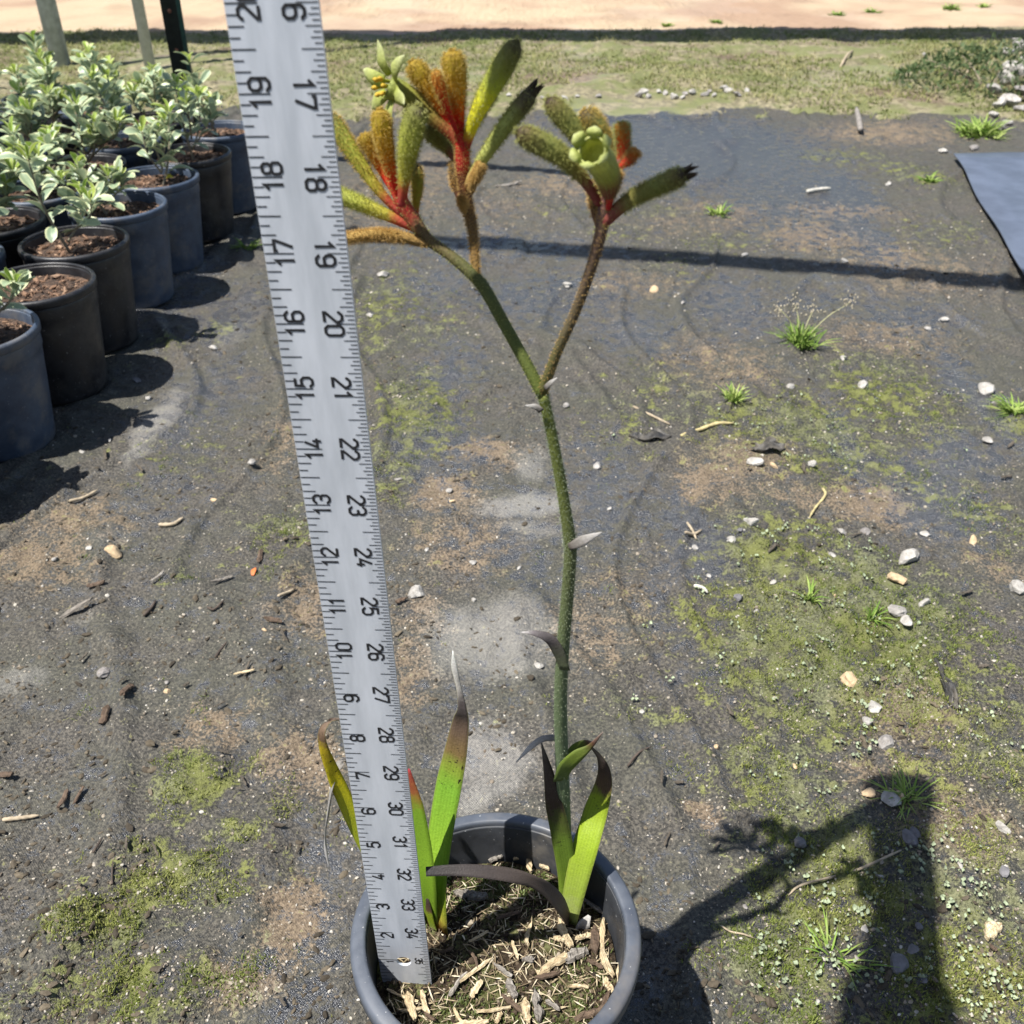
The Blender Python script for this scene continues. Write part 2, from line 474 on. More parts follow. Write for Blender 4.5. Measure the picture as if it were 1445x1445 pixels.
# second sheet of weed cloth lying over the first
cloth = simple('weed_cloth', (.078, .092, .125), .38, .18, 14, .3, .003, spec=.6)
a, b = gz(1343, 226), gz(1447, 408)
dv = (b - a); 
nu, nv = 40, 26
V, F = [], []
for i in range(nu):
    for j in range(nv):
        p = a + dv * (i / (nu - 1) * 2.2) + np.array([1.0, .16, 0]) * (j / (nv - 1)) * 1.6
        w = .004 * math.sin(i * .7) * (1 if j == 0 else .3)
        z = float(fbm(np.array([p[0]]), np.array([p[1]]), 2.0, 3, 40)[0] - .5) * .012
        V.append((p[0] + w, p[1] + w, z + .012 + .006 * math.exp(-j * .8) + .003 * math.sin(i * .5 + j * .9)))
for i in range(nu - 1):
    for j in range(nv - 1):
        F.append((i * nv + j, (i + 1) * nv + j, (i + 1) * nv + j + 1, i * nv + j + 1))
o = mesh('ground_cloth', V, F, cloth, kind='structure')
md = o.modifiers.new('thick', 'SOLIDIFY'); md.thickness = .003; md.offset = -1

# ---- scattered cover: moss tufts, grit, crumbs, turf blades (nobody could count them)
def scatter(n, x0, x1, y0, y1, prob, seed, bias=True):
    r = np.random.default_rng(seed)
    x, y = r.uniform(x0, x1, n), None
    u = r.uniform(0, 1, n)
    y = y0 * (y1 / y0) ** u if bias else r.uniform(y0, y1, n)
    x = x * (y / y1 * .9 + .1) if bias else x
    k = r.uniform(0, 1, n) < prob(x, y)
    return x[k], y[k], r

def blades(name, x, y, r, h, w, lean, mat, kind='stuff', segs=1, per=3, z0=None):
    """many thin tapering blades in one mesh"""
    n = len(x)
    x, y = np.repeat(x, per), np.repeat(y, per)
    h = np.repeat(h, per) * r.uniform(.6, 1.15, n * per)
    a = r.uniform(0, 2 * math.pi, n * per)
    l = lean * r.uniform(.2, 1.2, n * per) * h
    z = ground_z(x, y) - .0015 if z0 is None else z0
    ww = w * r.uniform(.6, 1.3, n * per)
    dx, dy = np.cos(a), np.sin(a)
    px_, py_ = -dy * ww / 2, dx * ww / 2
    jx, jy = r.normal(0, .002, n * per), r.normal(0, .002, n * per)
    x, y = x + jx, y + jy
    A = np.stack([x - px_, y - py_, z], 1); B = np.stack([x + px_, y + py_, z], 1)
    C = np.stack([x + dx * l * .35 + px_ * .8, y + dy * l * .35 + py_ * .8, z + h * .6], 1)
    D = np.stack([x + dx * l * .35 - px_ * .8, y + dy * l * .35 - py_ * .8, z + h * .6], 1)
    T = np.stack([x + dx * l, y + dy * l, z + h], 1)
    V = np.stack([A, B, C, D, T], 1).reshape(-1, 3)
    k = np.arange(n * per) * 5
    F = np.concatenate([np.stack([k, k + 1, k + 2], 1), np.stack([k, k + 2, k + 3], 1), np.stack([k + 3, k + 2, k + 4], 1)])
    tint = np.repeat(r.uniform(0, 1, n * per), 5)
    return mesh(name, V, F, mat, smooth=False, attrs={'tint': tint}, kind=kind)

def blade_mat(name, c0, c1, c2):
    t = NT(name)
    a = t.attr('tint')
    c = t.ramp(a, [(0, c0), (.55, c1), (1, c2)])
    c = t.mix(t.rng(t.noise(3.0, 3), .42, .58), c, t.mix(.8, c, (.55, .68, .45), 'MULTIPLY'))
    t.p(Base_Color=c, Roughness=.7)
    t.b.inputs['Specular IOR Level'].default_value = .25
    return t.translucent(c, .35).m
MAT_MOSS = blade_mat('moss_green', (.115, .135, .032), (.225, .25, .065), (.37, .37, .13))
MAT_TURF = blade_mat('turf_green', (.16, .175, .06), (.27, .265, .11), (.42, .37, .20))
MAT_WEED = blade_mat('weed_green', (.16, .26, .05), (.30, .42, .09), (.46, .52, .18))

def moss_prob(x, y):
    m = masks(x, y)
    v = m[0] + (fbm(x, y, 38, 4, 101) - .5) * 2.0
    return sstep(.38, .95, v) * (1 - m[4]) * (1 - m[5])
x, y, r = scatter(150000, -1.6, 1.6, .36, 2.6, moss_prob, 11)
blades('moss', x, y, r, np.full(len(x), .0031), .0010, .9, MAT_MOSS, per=5)

def lich_prob(x, y):
    m = masks(x, y)
    return sstep(.35, .8, m[0] + (fbm(x, y, 30, 3, 130) - .55) * 1.6) * (x > .1)
MAT_LICH = simple('liverwort_pale', (.24, .28, .18), .85, .35, 90, .5, .001)
x, y, r = scatter(9000, .0, 1.6, .36, 1.6, lich_prob, 15)
x, y = x[:420], y[:420]
acc = Acc()
for X, Y, Z in zip(x, y, ground_z(x, y)):
    for q in range(r.integers(1, 5)):
        n = 7; rad = r.uniform(.0007, .0020)
        a = np.linspace(0, 2 * math.pi, n, endpoint=False) + r.uniform(0, 1)
        rr = rad * r.uniform(.7, 1.2, n)
        cx, cy = X + r.normal(0, .003), Y + r.normal(0, .003)
        tl = r.normal(0, .25, 2)
        V = np.stack([cx + rr * np.cos(a), cy + rr * np.sin(a), Z + .004 + .0012 * (np.arange(n) % 2) + rr * np.cos(a) * tl[0] + rr * np.sin(a) * tl[1]], 1)
        V = np.vstack([V, [cx, cy, Z + .0025]])
        acc.add(V, [(i, (i + 1) % n, n) for i in range(n)])
acc.build('liverwort', MAT_LICH, kind='stuff')

def rock_shape(r, V0, rough=.28, flat=.62, facets=5):
    V = V0.copy()
    for _ in range(facets):
        d = r.normal(size=3); d /= np.linalg.norm(d); c = r.uniform(.45, .85)
        p = V @ d
        V = V - np.outer(np.clip(p - c, 0, None) * .9, d)
    f = r.normal(size=(3, 3)) * 2.2; ph = r.uniform(0, 6, 3)
    V = V * (1 + rough * .3 * np.sin(V @ f + ph).sum(1, keepdims=True) / 1.7)
    return V * np.array([1, r.uniform(.6, .95), flat * r.uniform(.7, 1.15)])

def bits(name, x, y, r, size, mat, flat=.6, shape=ICO1, lift=.3, stretch=1.0):
    """many small irregular lumps in one mesh"""
    base = [rock_shape(r, shape[0], .4, flat) for _ in range(8)]
    F0 = np.array(shape[1])
    z = ground_z(x, y)
    Vs, Fs, Ts = [], [], []
    for i in range(len(x)):
        V = base[i % 8] * (size[i] * .5) * np.array([stretch, 1, 1]) @ rotm(r.normal(0, .25), r.normal(0, .25), r.uniform(0, 6.28)).T
        V = V + (x[i], y[i], z[i] + size[i] * .5 * flat * lift)
        Vs.append(V); Fs.append(F0 + i * len(V)); Ts.append(np.full(len(V), r.uniform()))
    return mesh(name, np.concatenate(Vs), np.concatenate(Fs), mat, smooth=False, attrs={'tint': np.concatenate(Ts)}, kind='stuff')

def tint_mat(name, stops, rough=.85, bump=.4, scale=400):
    t = NT(name)
    c = t.ramp(t.attr('tint'), stops)
    c = t.mix(t.rng(t.noise(scale, 4), .3, .75), t.mix(.7, c, (.55, .5, .45), 'MULTIPLY'), c)
    t.p(Base_Color=c, Roughness=rough, Normal=t.bump(t.noise(scale * 2, 4), bump, .0006))
    t.b.inputs['Specular IOR Level'].default_value = .3
    return t.m
MAT_GRIT = tint_mat('grit', [(0, (.16, .13, .10)), (.5, (.34, .30, .24)), (.85, (.44, .41, .35)), (1, (.52, .50, .46))])
MAT_CRUMB = tint_mat('dirt_crumb', [(0, (.038, .031, .022)), (.6, (.085, .070, .049)), (1, (.15, .125, .088))])
def grit_prob(x, y):
    m = masks(x, y)
    return np.clip(.25 + .5 * m[3] + .55 * m[0] - .1 * m[1] + (fbm(x, y, 12, 3, 140) - .5) * 1.2, .05, 1) * (1 - m[4] * .8) * (1 - m[5])
x, y, r = scatter(34000, -1.5, 1.5, .36, 2.4, grit_prob, 21)
bits('grit', x, y, r, np.clip(r.lognormal(math.log(.0019), .42, len(x)), .0011, .0058) * (.75 + .35 * y), MAT_GRIT)
def crumb_prob(x, y):
    m = masks(x, y)
    left = sstep(.1, -.1, x)
    return sstep(.48, .68, fbm(x, y, 9, 4, 150) + .08 * left + .06 * m[3]) * (1 - m[4]) * (1 - m[5])
x, y, r = scatter(15000, -1.5, 1.5, .36, 2.2, crumb_prob, 25)
bits('dirt_crumbs', x, y, r, np.clip(r.lognormal(math.log(.0028), .5, len(x)), .0012, .0085), MAT_CRUMB, flat=.5, stretch=1.5)

def turf_prob(x, y):
    m = masks(x, y)
    return m[4] * sstep(.36, .66, fbm(x, y, 3.2, 4, 160) + .06) 
x, y, r = scatter(90000, -2.9, 2.9, 2.6, 4.6, turf_prob, 31, bias=False)
blades('turf', x, y, r, r.uniform(.005, .017, len(x)), .0032, 1.6, MAT_TURF, per=2)

# ------------------------------------------------------------------ yardstick
IN = .0254
t = NT('brushed_aluminium')
sp = t.n('SeparateXYZ', Vector=t.coord())
br = t.n('TexNoise', Scale=1.0, Detail=3.0); mp = t.n('Mapping', Vector=t.coord()); mp.inputs['Scale'].default_value = (2500, 25, 25)
t.t.links.new(mp.outputs[0], br.inputs['Vector'])
mp2 = t.n('Mapping', Vector=t.coord()); mp2.inputs['Scale'].default_value = (90, 14, 90)
sm = t.noise(1.0, 5, .65, vec=mp2.outputs[0])
scr = t.rng(t.noise(160, 3, .7), .68, .74)
c = t.mix(t.rng(sm, .3, .7), (.52, .555, .61), (.67, .70, .76))
c = t.mix(t.math('MULTIPLY', br.outputs[0], .3), c, (.55, .57, .60))
c = t.mix(t.math('MULTIPLY', scr, .4), c, (.75, .76, .78))
t.p(Base_Color=c, Metallic=.35, Roughness=t.rng(sm, .3, .7, .38, .52), Normal=t.bump(br.outputs[0], .08, .0003))
MAT_ALU = t.m
MAT_INK = simple('black_print', (.014, .014, .016), .6, .3, 300, .0)
Rx = Vector((.998, -.061, .022)); Ry = Vector((-.022, .009, 1.0)).normalized()
Rx = (Rx - Ry * Rx.dot(Ry)).normalized(); Rz = Rx.cross(Ry)
RW, RL, RT = 1.125 * IN, 36 * IN, .0016
yard = thing('yardstick', 'long silver aluminium yardstick with black inch numbers standing in the pot', 'yardstick', (-.0745, .3275, .1245))
yard.rotation_euler = Matrix((Rx, Ry, Rz)).transposed().to_euler()
def local(name, V, F, mat, parent, smooth=False, kind=None):
    o = mesh(name, V, F, mat, smooth=smooth, kind=kind); o.parent = parent
    return o
# plate with the hanging hole: ring of quads round the hole, then the long strip
hx, hy, hr = RW / 2, .95 * IN, .165 * IN
nh = 32
inner = [(hx + hr * math.cos(a), hy + hr * math.sin(a)) for a in np.linspace(0, 2 * math.pi, nh, endpoint=False)]
cr = .14 * IN
def box_pt(a):                                   # where a ray from the hole meets the lower plate outline
    dx, dy = math.cos(a), math.sin(a)
    tt = min(((RW - hx) / dx) if dx > 1e-9 else 1e9, (-hx / dx) if dx < -1e-9 else 1e9, ((2 * hy - hy) / dy) if dy > 1e-9 else 1e9, (-hy / dy) if dy < -1e-9 else 1e9)
    x, y = hx + dx * tt, hy + dy * tt
    if y < cr and x < cr:                        # clipped corner
        k = (cr - x - y)
        if k > 0: x += k / 2; y += k / 2
    return (x, y)
angs = sorted(set([round(a, 6) for a in np.linspace(0, 2 * math.pi, nh, endpoint=False)]))
outer = [box_pt(a) for a in angs]
corners = {}
V2 = inner + outer
Fp = []
for i in range(nh):
    j = (i + 1) % nh
    Fp.append((i, nh + i, nh + j, j))
# fill the box corners missed between neighbouring rays
def addcorner(cx, cy):
    a = math.atan2(cy - hy, cx - hx) % (2 * math.pi)
    i = int(a / (2 * math.pi / nh)) % nh; j = (i + 1) % nh
    V2.append((cx, cy)); Fp.append((nh + i, len(V2) - 1, nh + j))
addcorner(RW, 0); addcorner(RW, 2 * hy); addcorner(0, 2 * hy)
k = len(V2); V2 += [(0, 2 * hy), (RW, 2 * hy), (RW, RL), (0, RL)]; Fp.append((k, k + 1, k + 2, k + 3))
nV = len(V2)
V3 = [(x, y, 0) for x, y in V2] + [(x, y, -RT) for x, y in V2]
F3 = list(Fp) + [tuple(nV + i for i in f[::-1]) for f in Fp]
from collections import Counter
ec = Counter()
pos = {}
key = lambda i: (round(V2[i][0], 7), round(V2[i][1], 7))
for f in Fp:
    for q in range(len(f)):
        ec[(f[q], f[(q + 1) % len(f)])] += 1
for (p, q) in list(ec):
    if (q, p) not in ec and not (key(p)[1] == key(q)[1] == round(2 * hy, 7)):
        F3.append((q, p, nV + p, nV + q))
local('plate', V3, F3, MAT_ALU, yard)
# ticks
acc = Acc()
def tick(x0, x1, y, w):
    acc.add([(x0, y - w / 2, .00012), (x1, y - w / 2, .00012), (x1, y + w / 2, .00012), (x0, y + w / 2, .00012)], [(0, 1, 2, 3)])
for k in range(1, 36 * 8):
    L = .40 if k % 8 == 0 else .30 if k % 4 == 0 else .20 if k % 2 == 0 else .135
    if k == 1: L = .14
    tick(.004 * IN + (.06 * IN if k == 1 else 0), L * IN, k / 8 * IN, .00042)
for k in range(1, 36 * 16):
    L = .27 if k % 16 == 0 else .27 if k % 8 == 0 else .19 if k % 4 == 0 else .14 if k % 2 == 0 else .10
    tick(RW - L * IN, RW - .004 * IN, k / 16 * IN, .00034)
acc.build('tick_marks', MAT_INK, yard, smooth=False); yard.children[-1].matrix_parent_inverse = Matrix.Identity(4)
w_, c_ = .56, .15
def oct_(x0, y0, x1, y1, c=c_):
    return [(x0 + c, y0), (x1 - c, y0), (x1, y0 + c), (x1, y1 - c), (x1 - c, y1), (x0 + c, y1), (x0, y1 - c), (x0, y0 + c)]
six = [(w_, .80), (w_, 1 - c_), (w_ - c_, 1), (c_, 1), (0, 1 - c_), (0, c_), (c_, 0), (w_ - c_, 0), (w_, c_), (w_, .43), (w_ - c_, .58), (c_, .58), (0, .45)]
DIG = {'0': [(oct_(0, 0, w_, 1), True)], '1': [([(.06, .76), (.30, 1), (.30, 0)], False)],
       '2': [([(0, .76), (0, 1 - c_), (c_, 1), (w_ - c_, 1), (w_, 1 - c_), (w_, .66), (.0, .10), (0, 0), (w_, 0)], False)],
       '3': [([(0, .80), (0, 1 - c_), (c_, 1), (w_ - c_, 1), (w_, 1 - c_), (w_, .64), (w_ - .1, .53), (w_, .42), (w_, c_), (w_ - c_, 0), (c_, 0), (0, c_), (0, .2)], False), ([(.2, .53), (w_ - .08, .53)], False)],
       '4': [([(.34, 1), (0, .26), (w_ + .02, .26)], False), ([(.40, .52), (.40, 0)], False)],
       '5': [([(w_ - .04, 1), (.06, 1), (.03, .55), (c_ + .02, .64), (w_ - c_, .64), (w_, .64 - c_), (w_, c_), (w_ - c_, 0), (c_, 0), (0, c_), (0, .2)], False)],
       '6': [(six, False)], '7': [([(0, .84), (0, 1), (w_, 1), (w_, .9), (.2, 0)], False)],
       '8': [(oct_(0, 0, w_, .54, .13), True), (oct_(.04, .54, w_ - .04, 1, .12), True)],
       '9': [([(w_ - x, 1 - y) for x, y in six], False)]}
def ribbon(pts, t, closed):
    P = np.array(pts, float)
    n = len(P); L, R = [], []
    for i in range(n):
        a = P[i - 1] if (i > 0 or closed) else None
        b = P[(i + 1) % n] if (i < n - 1 or closed) else None
        d1 = (P[i] - a) / np.linalg.norm(P[i] - a) if a is not None else None
        d2 = (b - P[i]) / np.linalg.norm(b - P[i]) if b is not None else None
        if d1 is None: d1 = d2
        if d2 is None: d2 = d1
        n1_, n2_ = np.array([-d1[1], d1[0]]), np.array([-d2[1], d2[0]])
        m = n1_ + n2_; m /= np.linalg.norm(m) + 1e-9
        s = min(t / 2 / max(m @ n1_, .45), t * 1.1)
        L.append(P[i] + m * s); R.append(P[i] - m * s)
    V = np.array(L + R)
    F = [(i, n + i, n + (i + 1) % n, (i + 1) % n) for i in range(n if closed else n - 1)]
    return V, F
def digit(acc, ch, org, size, along, upv):       # along = reading direction, upv = towards the glyph's top (both in the ruler plane)
    for q, (pts, cl) in enumerate(DIG[ch]):
        V, F = ribbon(pts, .165, cl)
        W3 = np.array([org[0], org[1], .00016 + .00003 * q]) + np.outer(V[:, 0] * size, [*along, 0]) + np.outer(V[:, 1] * size, [*upv, 0])
        acc.add(W3, F)
def numeral(val, side, tick_y):
    acc = Acc(); s = str(val)
    small = val in (1,) and side == 'L' or val == 35 and side == 'R'
    size = (.15 if small else .25) * IN; gap = .80 * size
    wid = (len(s) - 1) * gap + w_ * size
    if side == 'L':                              # reads upwards, tops to the left
        xc = .40 * IN if not small else .33 * IN
        y0 = tick_y - (w_ * size + .12 * size if len(s) == 2 or True else 0)
        for i, ch in enumerate(s): digit(acc, ch, (xc, y0 + i * gap + (.0 if i == 0 else .03 * size)), size, (0, 1), (-1, 0))
    else:                                        # reads downwards, tops to the right
        xc = RW - (.43 if not small else .30) * IN
        y0 = tick_y + wid / 2
        for i, ch in enumerate(s): digit(acc, ch, (xc, y0 - i * gap), size, (0, -1), (1, 0))
    o = acc.build('numeral', MAT_INK, yard, smooth=False); o.matrix_parent_inverse = Matrix.Identity(4)
for k in range(1, 36):
    numeral(k, 'L', k * IN)
    numeral(36 - k, 'R', k * IN)
# tiny illegible maker's mark by the end of the stick
acc = Acc()
for i, g_ in enumerate(([(0, 0), (0, 1), (.45, 1), (.45, .5), (0, .5), (.5, 0)], [(0, 0), (.5, 0), (.5, 1), (0, 1), (0, 0)], [(0, 1), (0, 0), (.5, 0), (.5, .6), (0, .6)])):
    V, F = ribbon(g_, .2, False)
    sz = .075 * IN
    acc.add(np.array([.30 * IN, .10 * IN + i * .075 * IN, .00016]) + np.outer(V[:, 0] * sz, [0, 1, 0]) + np.outer(V[:, 1] * sz, [-1, 0, 0]), F)
o = acc.build('maker_mark', MAT_INK, yard, smooth=False); o.matrix_parent_inverse = Matrix.Identity(4)

# ------------------------------------------------------------------ nursery pots
def pot_mat(name, c0, c1, dirt, rough):
    t = NT(name)
    sp = t.n('SeparateXYZ', Vector=t.coord())
    nz = t.noise(45, 5, .65)
    c = t.mix(t.rng(nz, .3, .7), c0, c1)
    low = t.math('MULTIPLY', t.rng(t.noise(14, 5, .7), .5, .68), dirt * 1.6)
    c = t.mix(low, c, (.17, .15, .125))
    spk = t.rng(t.noise(420, 2, .5), .70, .76)
    c = t.mix(t.math('MULTIPLY', spk, .6), c, (.4, .4, .4))
    t.p(Base_Color=c, Roughness=t.rng(nz, .3, .7, rough - .06, rough + .12), Normal=t.bump(t.noise(160, 4), .12, .001))
    t.b.inputs['Specular IOR Level'].default_value = .5
    return t.m
POT_GREY = pot_mat('grey_blue_plastic', (.050, .058, .075), (.078, .088, .108), .25, .45)
POT_INSIDE = pot_mat('dark_pot_wall', (.022, .024, .028), (.040, .043, .050), .3, .5)
POT_BLACK = pot_mat('black_plastic', (.009, .009, .011), (.018, .018, .021), .10, .40)
POT_SLATE = pot_mat('slate_plastic', (.030, .044, .072), (.056, .076, .112), .28, .45)

def pot(loc, H, Rt, Rb, lip, mat, label, group=None, drop=.02, soilmat=None, soil_amp=.004, soil_shape=None, name='nursery_pot'):
    root = thing(name, label, 'plant pot', loc, group)
    cx, cy, cz = loc
    t_ = .0022
    Ri = Rt - lip
    off = np.array([cx, cy, cz])
    prof = [(.001, .004), (Rb - .006, .002), (Rb - .001, .0035), (Rb, .008)]
    prof += [(Rb + (Ri - Rb) * u, .008 + (H - .040) * u) for u in np.linspace(.1, 1, 8)]
    prof += [(Ri + .0012, H - .030), (Ri + .0014, H - .016), (Ri + .0006, H - .011), (Ri - t_ + .0010, H - .011), (Ri - t_ + .0002, H - .004)]
    prof += [(Ri - t_ - (Ri - Rb) * u, H - .0045 - (H - .02) * u) for u in (.01, .1, .3, .6, 1)] + [(.001, .009)]
    V, F = lathe(prof)
    b = mesh('body', V + off, F, POT_INSIDE if mat is POT_GREY else mat, root)
    # rolled rim
    prof = [(Ri - t_ + .0004, H - .0125), (Ri - t_ + .0004, H - .004), (Ri - t_ + .0003, H - .0016), (Ri - t_ + .0010, H - .0003), (Ri, H), (Rt - .0022, H - .0004), (Rt - .0007, H - .0014), (Rt, H - .0035), (Rt - .0003, H - .0115), (Rt - .0016, H - .0125), (Ri + .0008, H - .0122), (Ri - t_ + .0004, H - .0125)]
    V, F = lathe(prof, 80)
    V = V + off
    mesh('rim', V, F, mat, root)
    # soil
    n, m = 26, 72
    rs = Ri - t_ - .0006 - (Ri - Rb) * (drop / H)
    rr = np.linspace(0, 1, n) ** .8 * rs
    a = np.linspace(0, 2 * math.pi, m, endpoint=False)
    X = cx + rr[:, None] * np.cos(a); Y = cy + rr[:, None] * np.sin(a)
    fade = sstep(1.0, .93, rr / rs)[:, None]
    Z = cz + H - drop + (fbm(X, Y, 70, 4, int(cx * 900) % 97) - .5) * soil_amp * 2 + (soil_shape(X, Y) if soil_shape else 0)
    V = np.stack([X, Y, Z], -1).reshape(-1, 3)
    F = [(i * m + j, i * m + (j + 1) % m, (i + 1) * m + (j + 1) % m, (i + 1) * m + j) for i in range(n - 1) for j in range(m)]
    s = mesh('potting_mix', V, F, soilmat, root)
    return root, s, (lambda x, y: cz + H - drop + (fbm(np.atleast_1d(np.asarray(x, float)), np.atleast_1d(np.asarray(y, float)), 70, 4, int(cx * 900) % 97) - .5) * soil_amp * 2 + (soil_shape(np.atleast_1d(np.asarray(x, float)), np.atleast_1d(np.asarray(y, float))) if soil_shape else 0))

t = NT('mossy_potting_mix')
a1, a2, a3 = t.noise(40, 4, .65), t.noise(260, 5, .7), t.noise(900, 3, .6)
c = t.mix(t.rng(a2, .3, .7), (.016, .011, .007), (.085, .060, .036))
c = t.mix(t.rng(a3, .62, .72), c, (.28, .23, .17))
mo = t.rng(t.math('ADD', a1, t.math('MULTIPLY', t.math('SUBTRACT', a2, .5), .5)), .50, .62)
c = t.mix(t.math('MULTIPLY', mo, .75), c, t.mix(t.rng(a2, .35, .65), (.07, .065, .018), (.17, .18, .075)))
t.p(Base_Color=c, Roughness=.95, Normal=t.bump(t.math('ADD', a2, t.math('MULTIPLY', a3, .5)), 1.0, .004))
t.b.inputs['Specular IOR Level'].default_value = .2
MAT_SOIL = t.m
t = NT('bark_mulch_soil')
a2, a3 = t.noise(180, 5, .7), t.noise(60, 3)
c = t.mix(t.rng(a2, .35, .7), (.02, .013, .009), (.16, .095, .06))
t.p(Base_Color=c, Roughness=.9, Normal=t.bump(a2, 1.0, .006))
MAT_MULCHSOIL = t.m

PC = (-.009, .337, .004)
PH = .162
MAINSHAPE = lambda X, Y: .006 * np.exp(-(((X - .03) / .03) ** 2 + ((Y - .35) / .03) ** 2)) - .004 * np.exp(-(((X + .055) / .03) ** 2 + ((Y - .31) / .03) ** 2))
mpot, msoil, soil_h = pot(PC, PH, .0815, .064, .0070, POT_GREY, 'grey-blue plastic nursery pot holding the flowering plant and the yardstick', drop=.036, soilmat=MAT_SOIL, soil_amp=.004, soil_shape=MAINSHAPE)
SZ = PC[2] + PH - .036

# loose crumbs, moss and straw bits on the potting mix
r = np.random.default_rng(77)
acc = Acc()
for k in range(1500):
    a, q = r.uniform(0, 6.283), math.sqrt(r.uniform()) * .066
    X, Y = PC[0] + q * math.cos(a), PC[1] + q * math.sin(a)
    s = float(np.clip(r.lognormal(math.log(.0022), .45), .0008, .006))
    V = rock_shape(r, ICO1[0], .4, .7) * s * .5 @ rotm(*r.uniform(0, 6, 3)).T
    acc.add(V + (X, Y, float(soil_h(X, Y)[0]) + s * .15), ICO1[1], tint=r.uniform())
acc.build('soil_crumbs', tint_mat('soil_crumb', [(0, (.014, .010, .007)), (.55, (.055, .038, .024)), (.85, (.13, .10, .065)), (1, (.40, .35, .27))]), msoil, smooth=False, kind='stuff')
acc = Acc()
for k in range(2200):
    cl = r.integers(0, 9)
    ctr = [(-.03, .31), (.0, .30), (-.055, .285), (.02, .392), (-.012, .398), (.03, .385), (.035, .30), (.05, .33), (-.04, .385)][cl]
    X, Y = ctr[0] + r.normal(0, .011), ctr[1] + r.normal(0, .010)
    if (X - PC[0]) ** 2 + (Y - PC[1]) ** 2 > .066 ** 2: continue
    Z = float(soil_h(X, Y)[0])
    for q in range(3):
        a = r.uniform(0, 6.28); h = r.uniform(.001, .0032); w = r.uniform(.0005, .0013); l = r.uniform(.0, .0022)
        d = np.array([math.cos(a), math.sin(a), 0]); e = np.array([-d[1], d[0], 0]) * w / 2
        b0 = np.array([X, Y, Z - .0005]) + r.normal(0, .001, 3) * (1, 1, 0)
        acc.add([b0 - e, b0 + e, b0 + d * l * .5 + e * 1.2 + (0, 0, h * .7), b0 + d * l + (0, 0, h), b0 + d * l * .5 - e * 1.2 + (0, 0, h * .7)], [(0, 1, 2, 4), (4, 2, 3)], tint=r.uniform())
acc.build('soil_moss', blade_mat('pot_moss', (.10, .105, .03), (.20, .215, .085), (.36, .37, .22)), msoil, smooth=False, kind='stuff')

acc = Acc()
for k in range(1150):
    a, q = r.uniform(0, 6.283), math.sqrt(r.uniform()) * .066
    X, Y = PC[0] + q * math.cos(a), PC[1] + q * math.sin(a)
    L = float(np.clip(r.lognormal(math.log(.0075), .5), .003, .024)); w = r.uniform(.0004, .0014)
    V = rock_shape(r, ICO1[0], .5, 1.0, 5) * np.array([L / 2, w / 2, w / 3]) @ rotm(r.normal(0, .4), r.normal(0, .25), r.uniform(0, 6.28)).T
    acc.add(V + (X, Y, float(soil_h(X, Y)[0]) + .0018), ICO1[1], tint=r.uniform())
acc.build('straw_fibres', tint_mat('straw_fibre', [(0, (.06, .042, .026)), (.3, (.22, .17, .105)), (.65, (.44, .37, .24)), (1, (.66, .60, .46))]), msoil, smooth=False, kind='stuff')
# ---- wood chips in the pot (each one its own thing)
def chip_mat(name, stops):
    t = NT(name)
    mp = t.n('Mapping', Vector=t.coord()); mp.inputs['Scale'].default_value = (60, 900, 900)
    nz = t.n('TexNoise', Scale=1.0, Detail=4.0, Roughness=.7); t.t.links.new(mp.outputs[0], nz.inputs['Vector'])
    c = t.ramp(nz.outputs[0], [(.25, stops[0]), (.5, stops[1]), (.72, stops[2])])
    oi = t.n('ObjectInfo')
    c = t.mix(t.math('MULTIPLY', oi.outputs['Random'], .4), c, t.mix(1.0, c, (.45, .40, .33), 'MULTIPLY'))
    c = t.mix(t.math('MULTIPLY', t.rng(t.noise(120, 4, .7), .5, .62), .4), c, (.05, .038, .025))
    t.p(Base_Color=c, Roughness=.85, Normal=t.bump(nz.outputs[0], .8, .0015))
    return t.m
CHIP_PALE = chip_mat('pale_wood', [(0.165, 0.112, 0.060), (0.510, 0.405, 0.247), (0.840, 0.735, 0.525)])
CHIP_GREY = chip_mat('weathered_wood', [(.06, .05, .045), (.21, .19, .165), (.46, .43, .39)])
CHIP_BROWN = chip_mat('brown_bark', [(.035, .024, .016), (.10, .065, .042), (.20, .14, .095)])
CHIP_DULL = chip_mat('dull_bark', [(.030, .025, .019), (.075, .062, .046), (.15, .125, .095)])
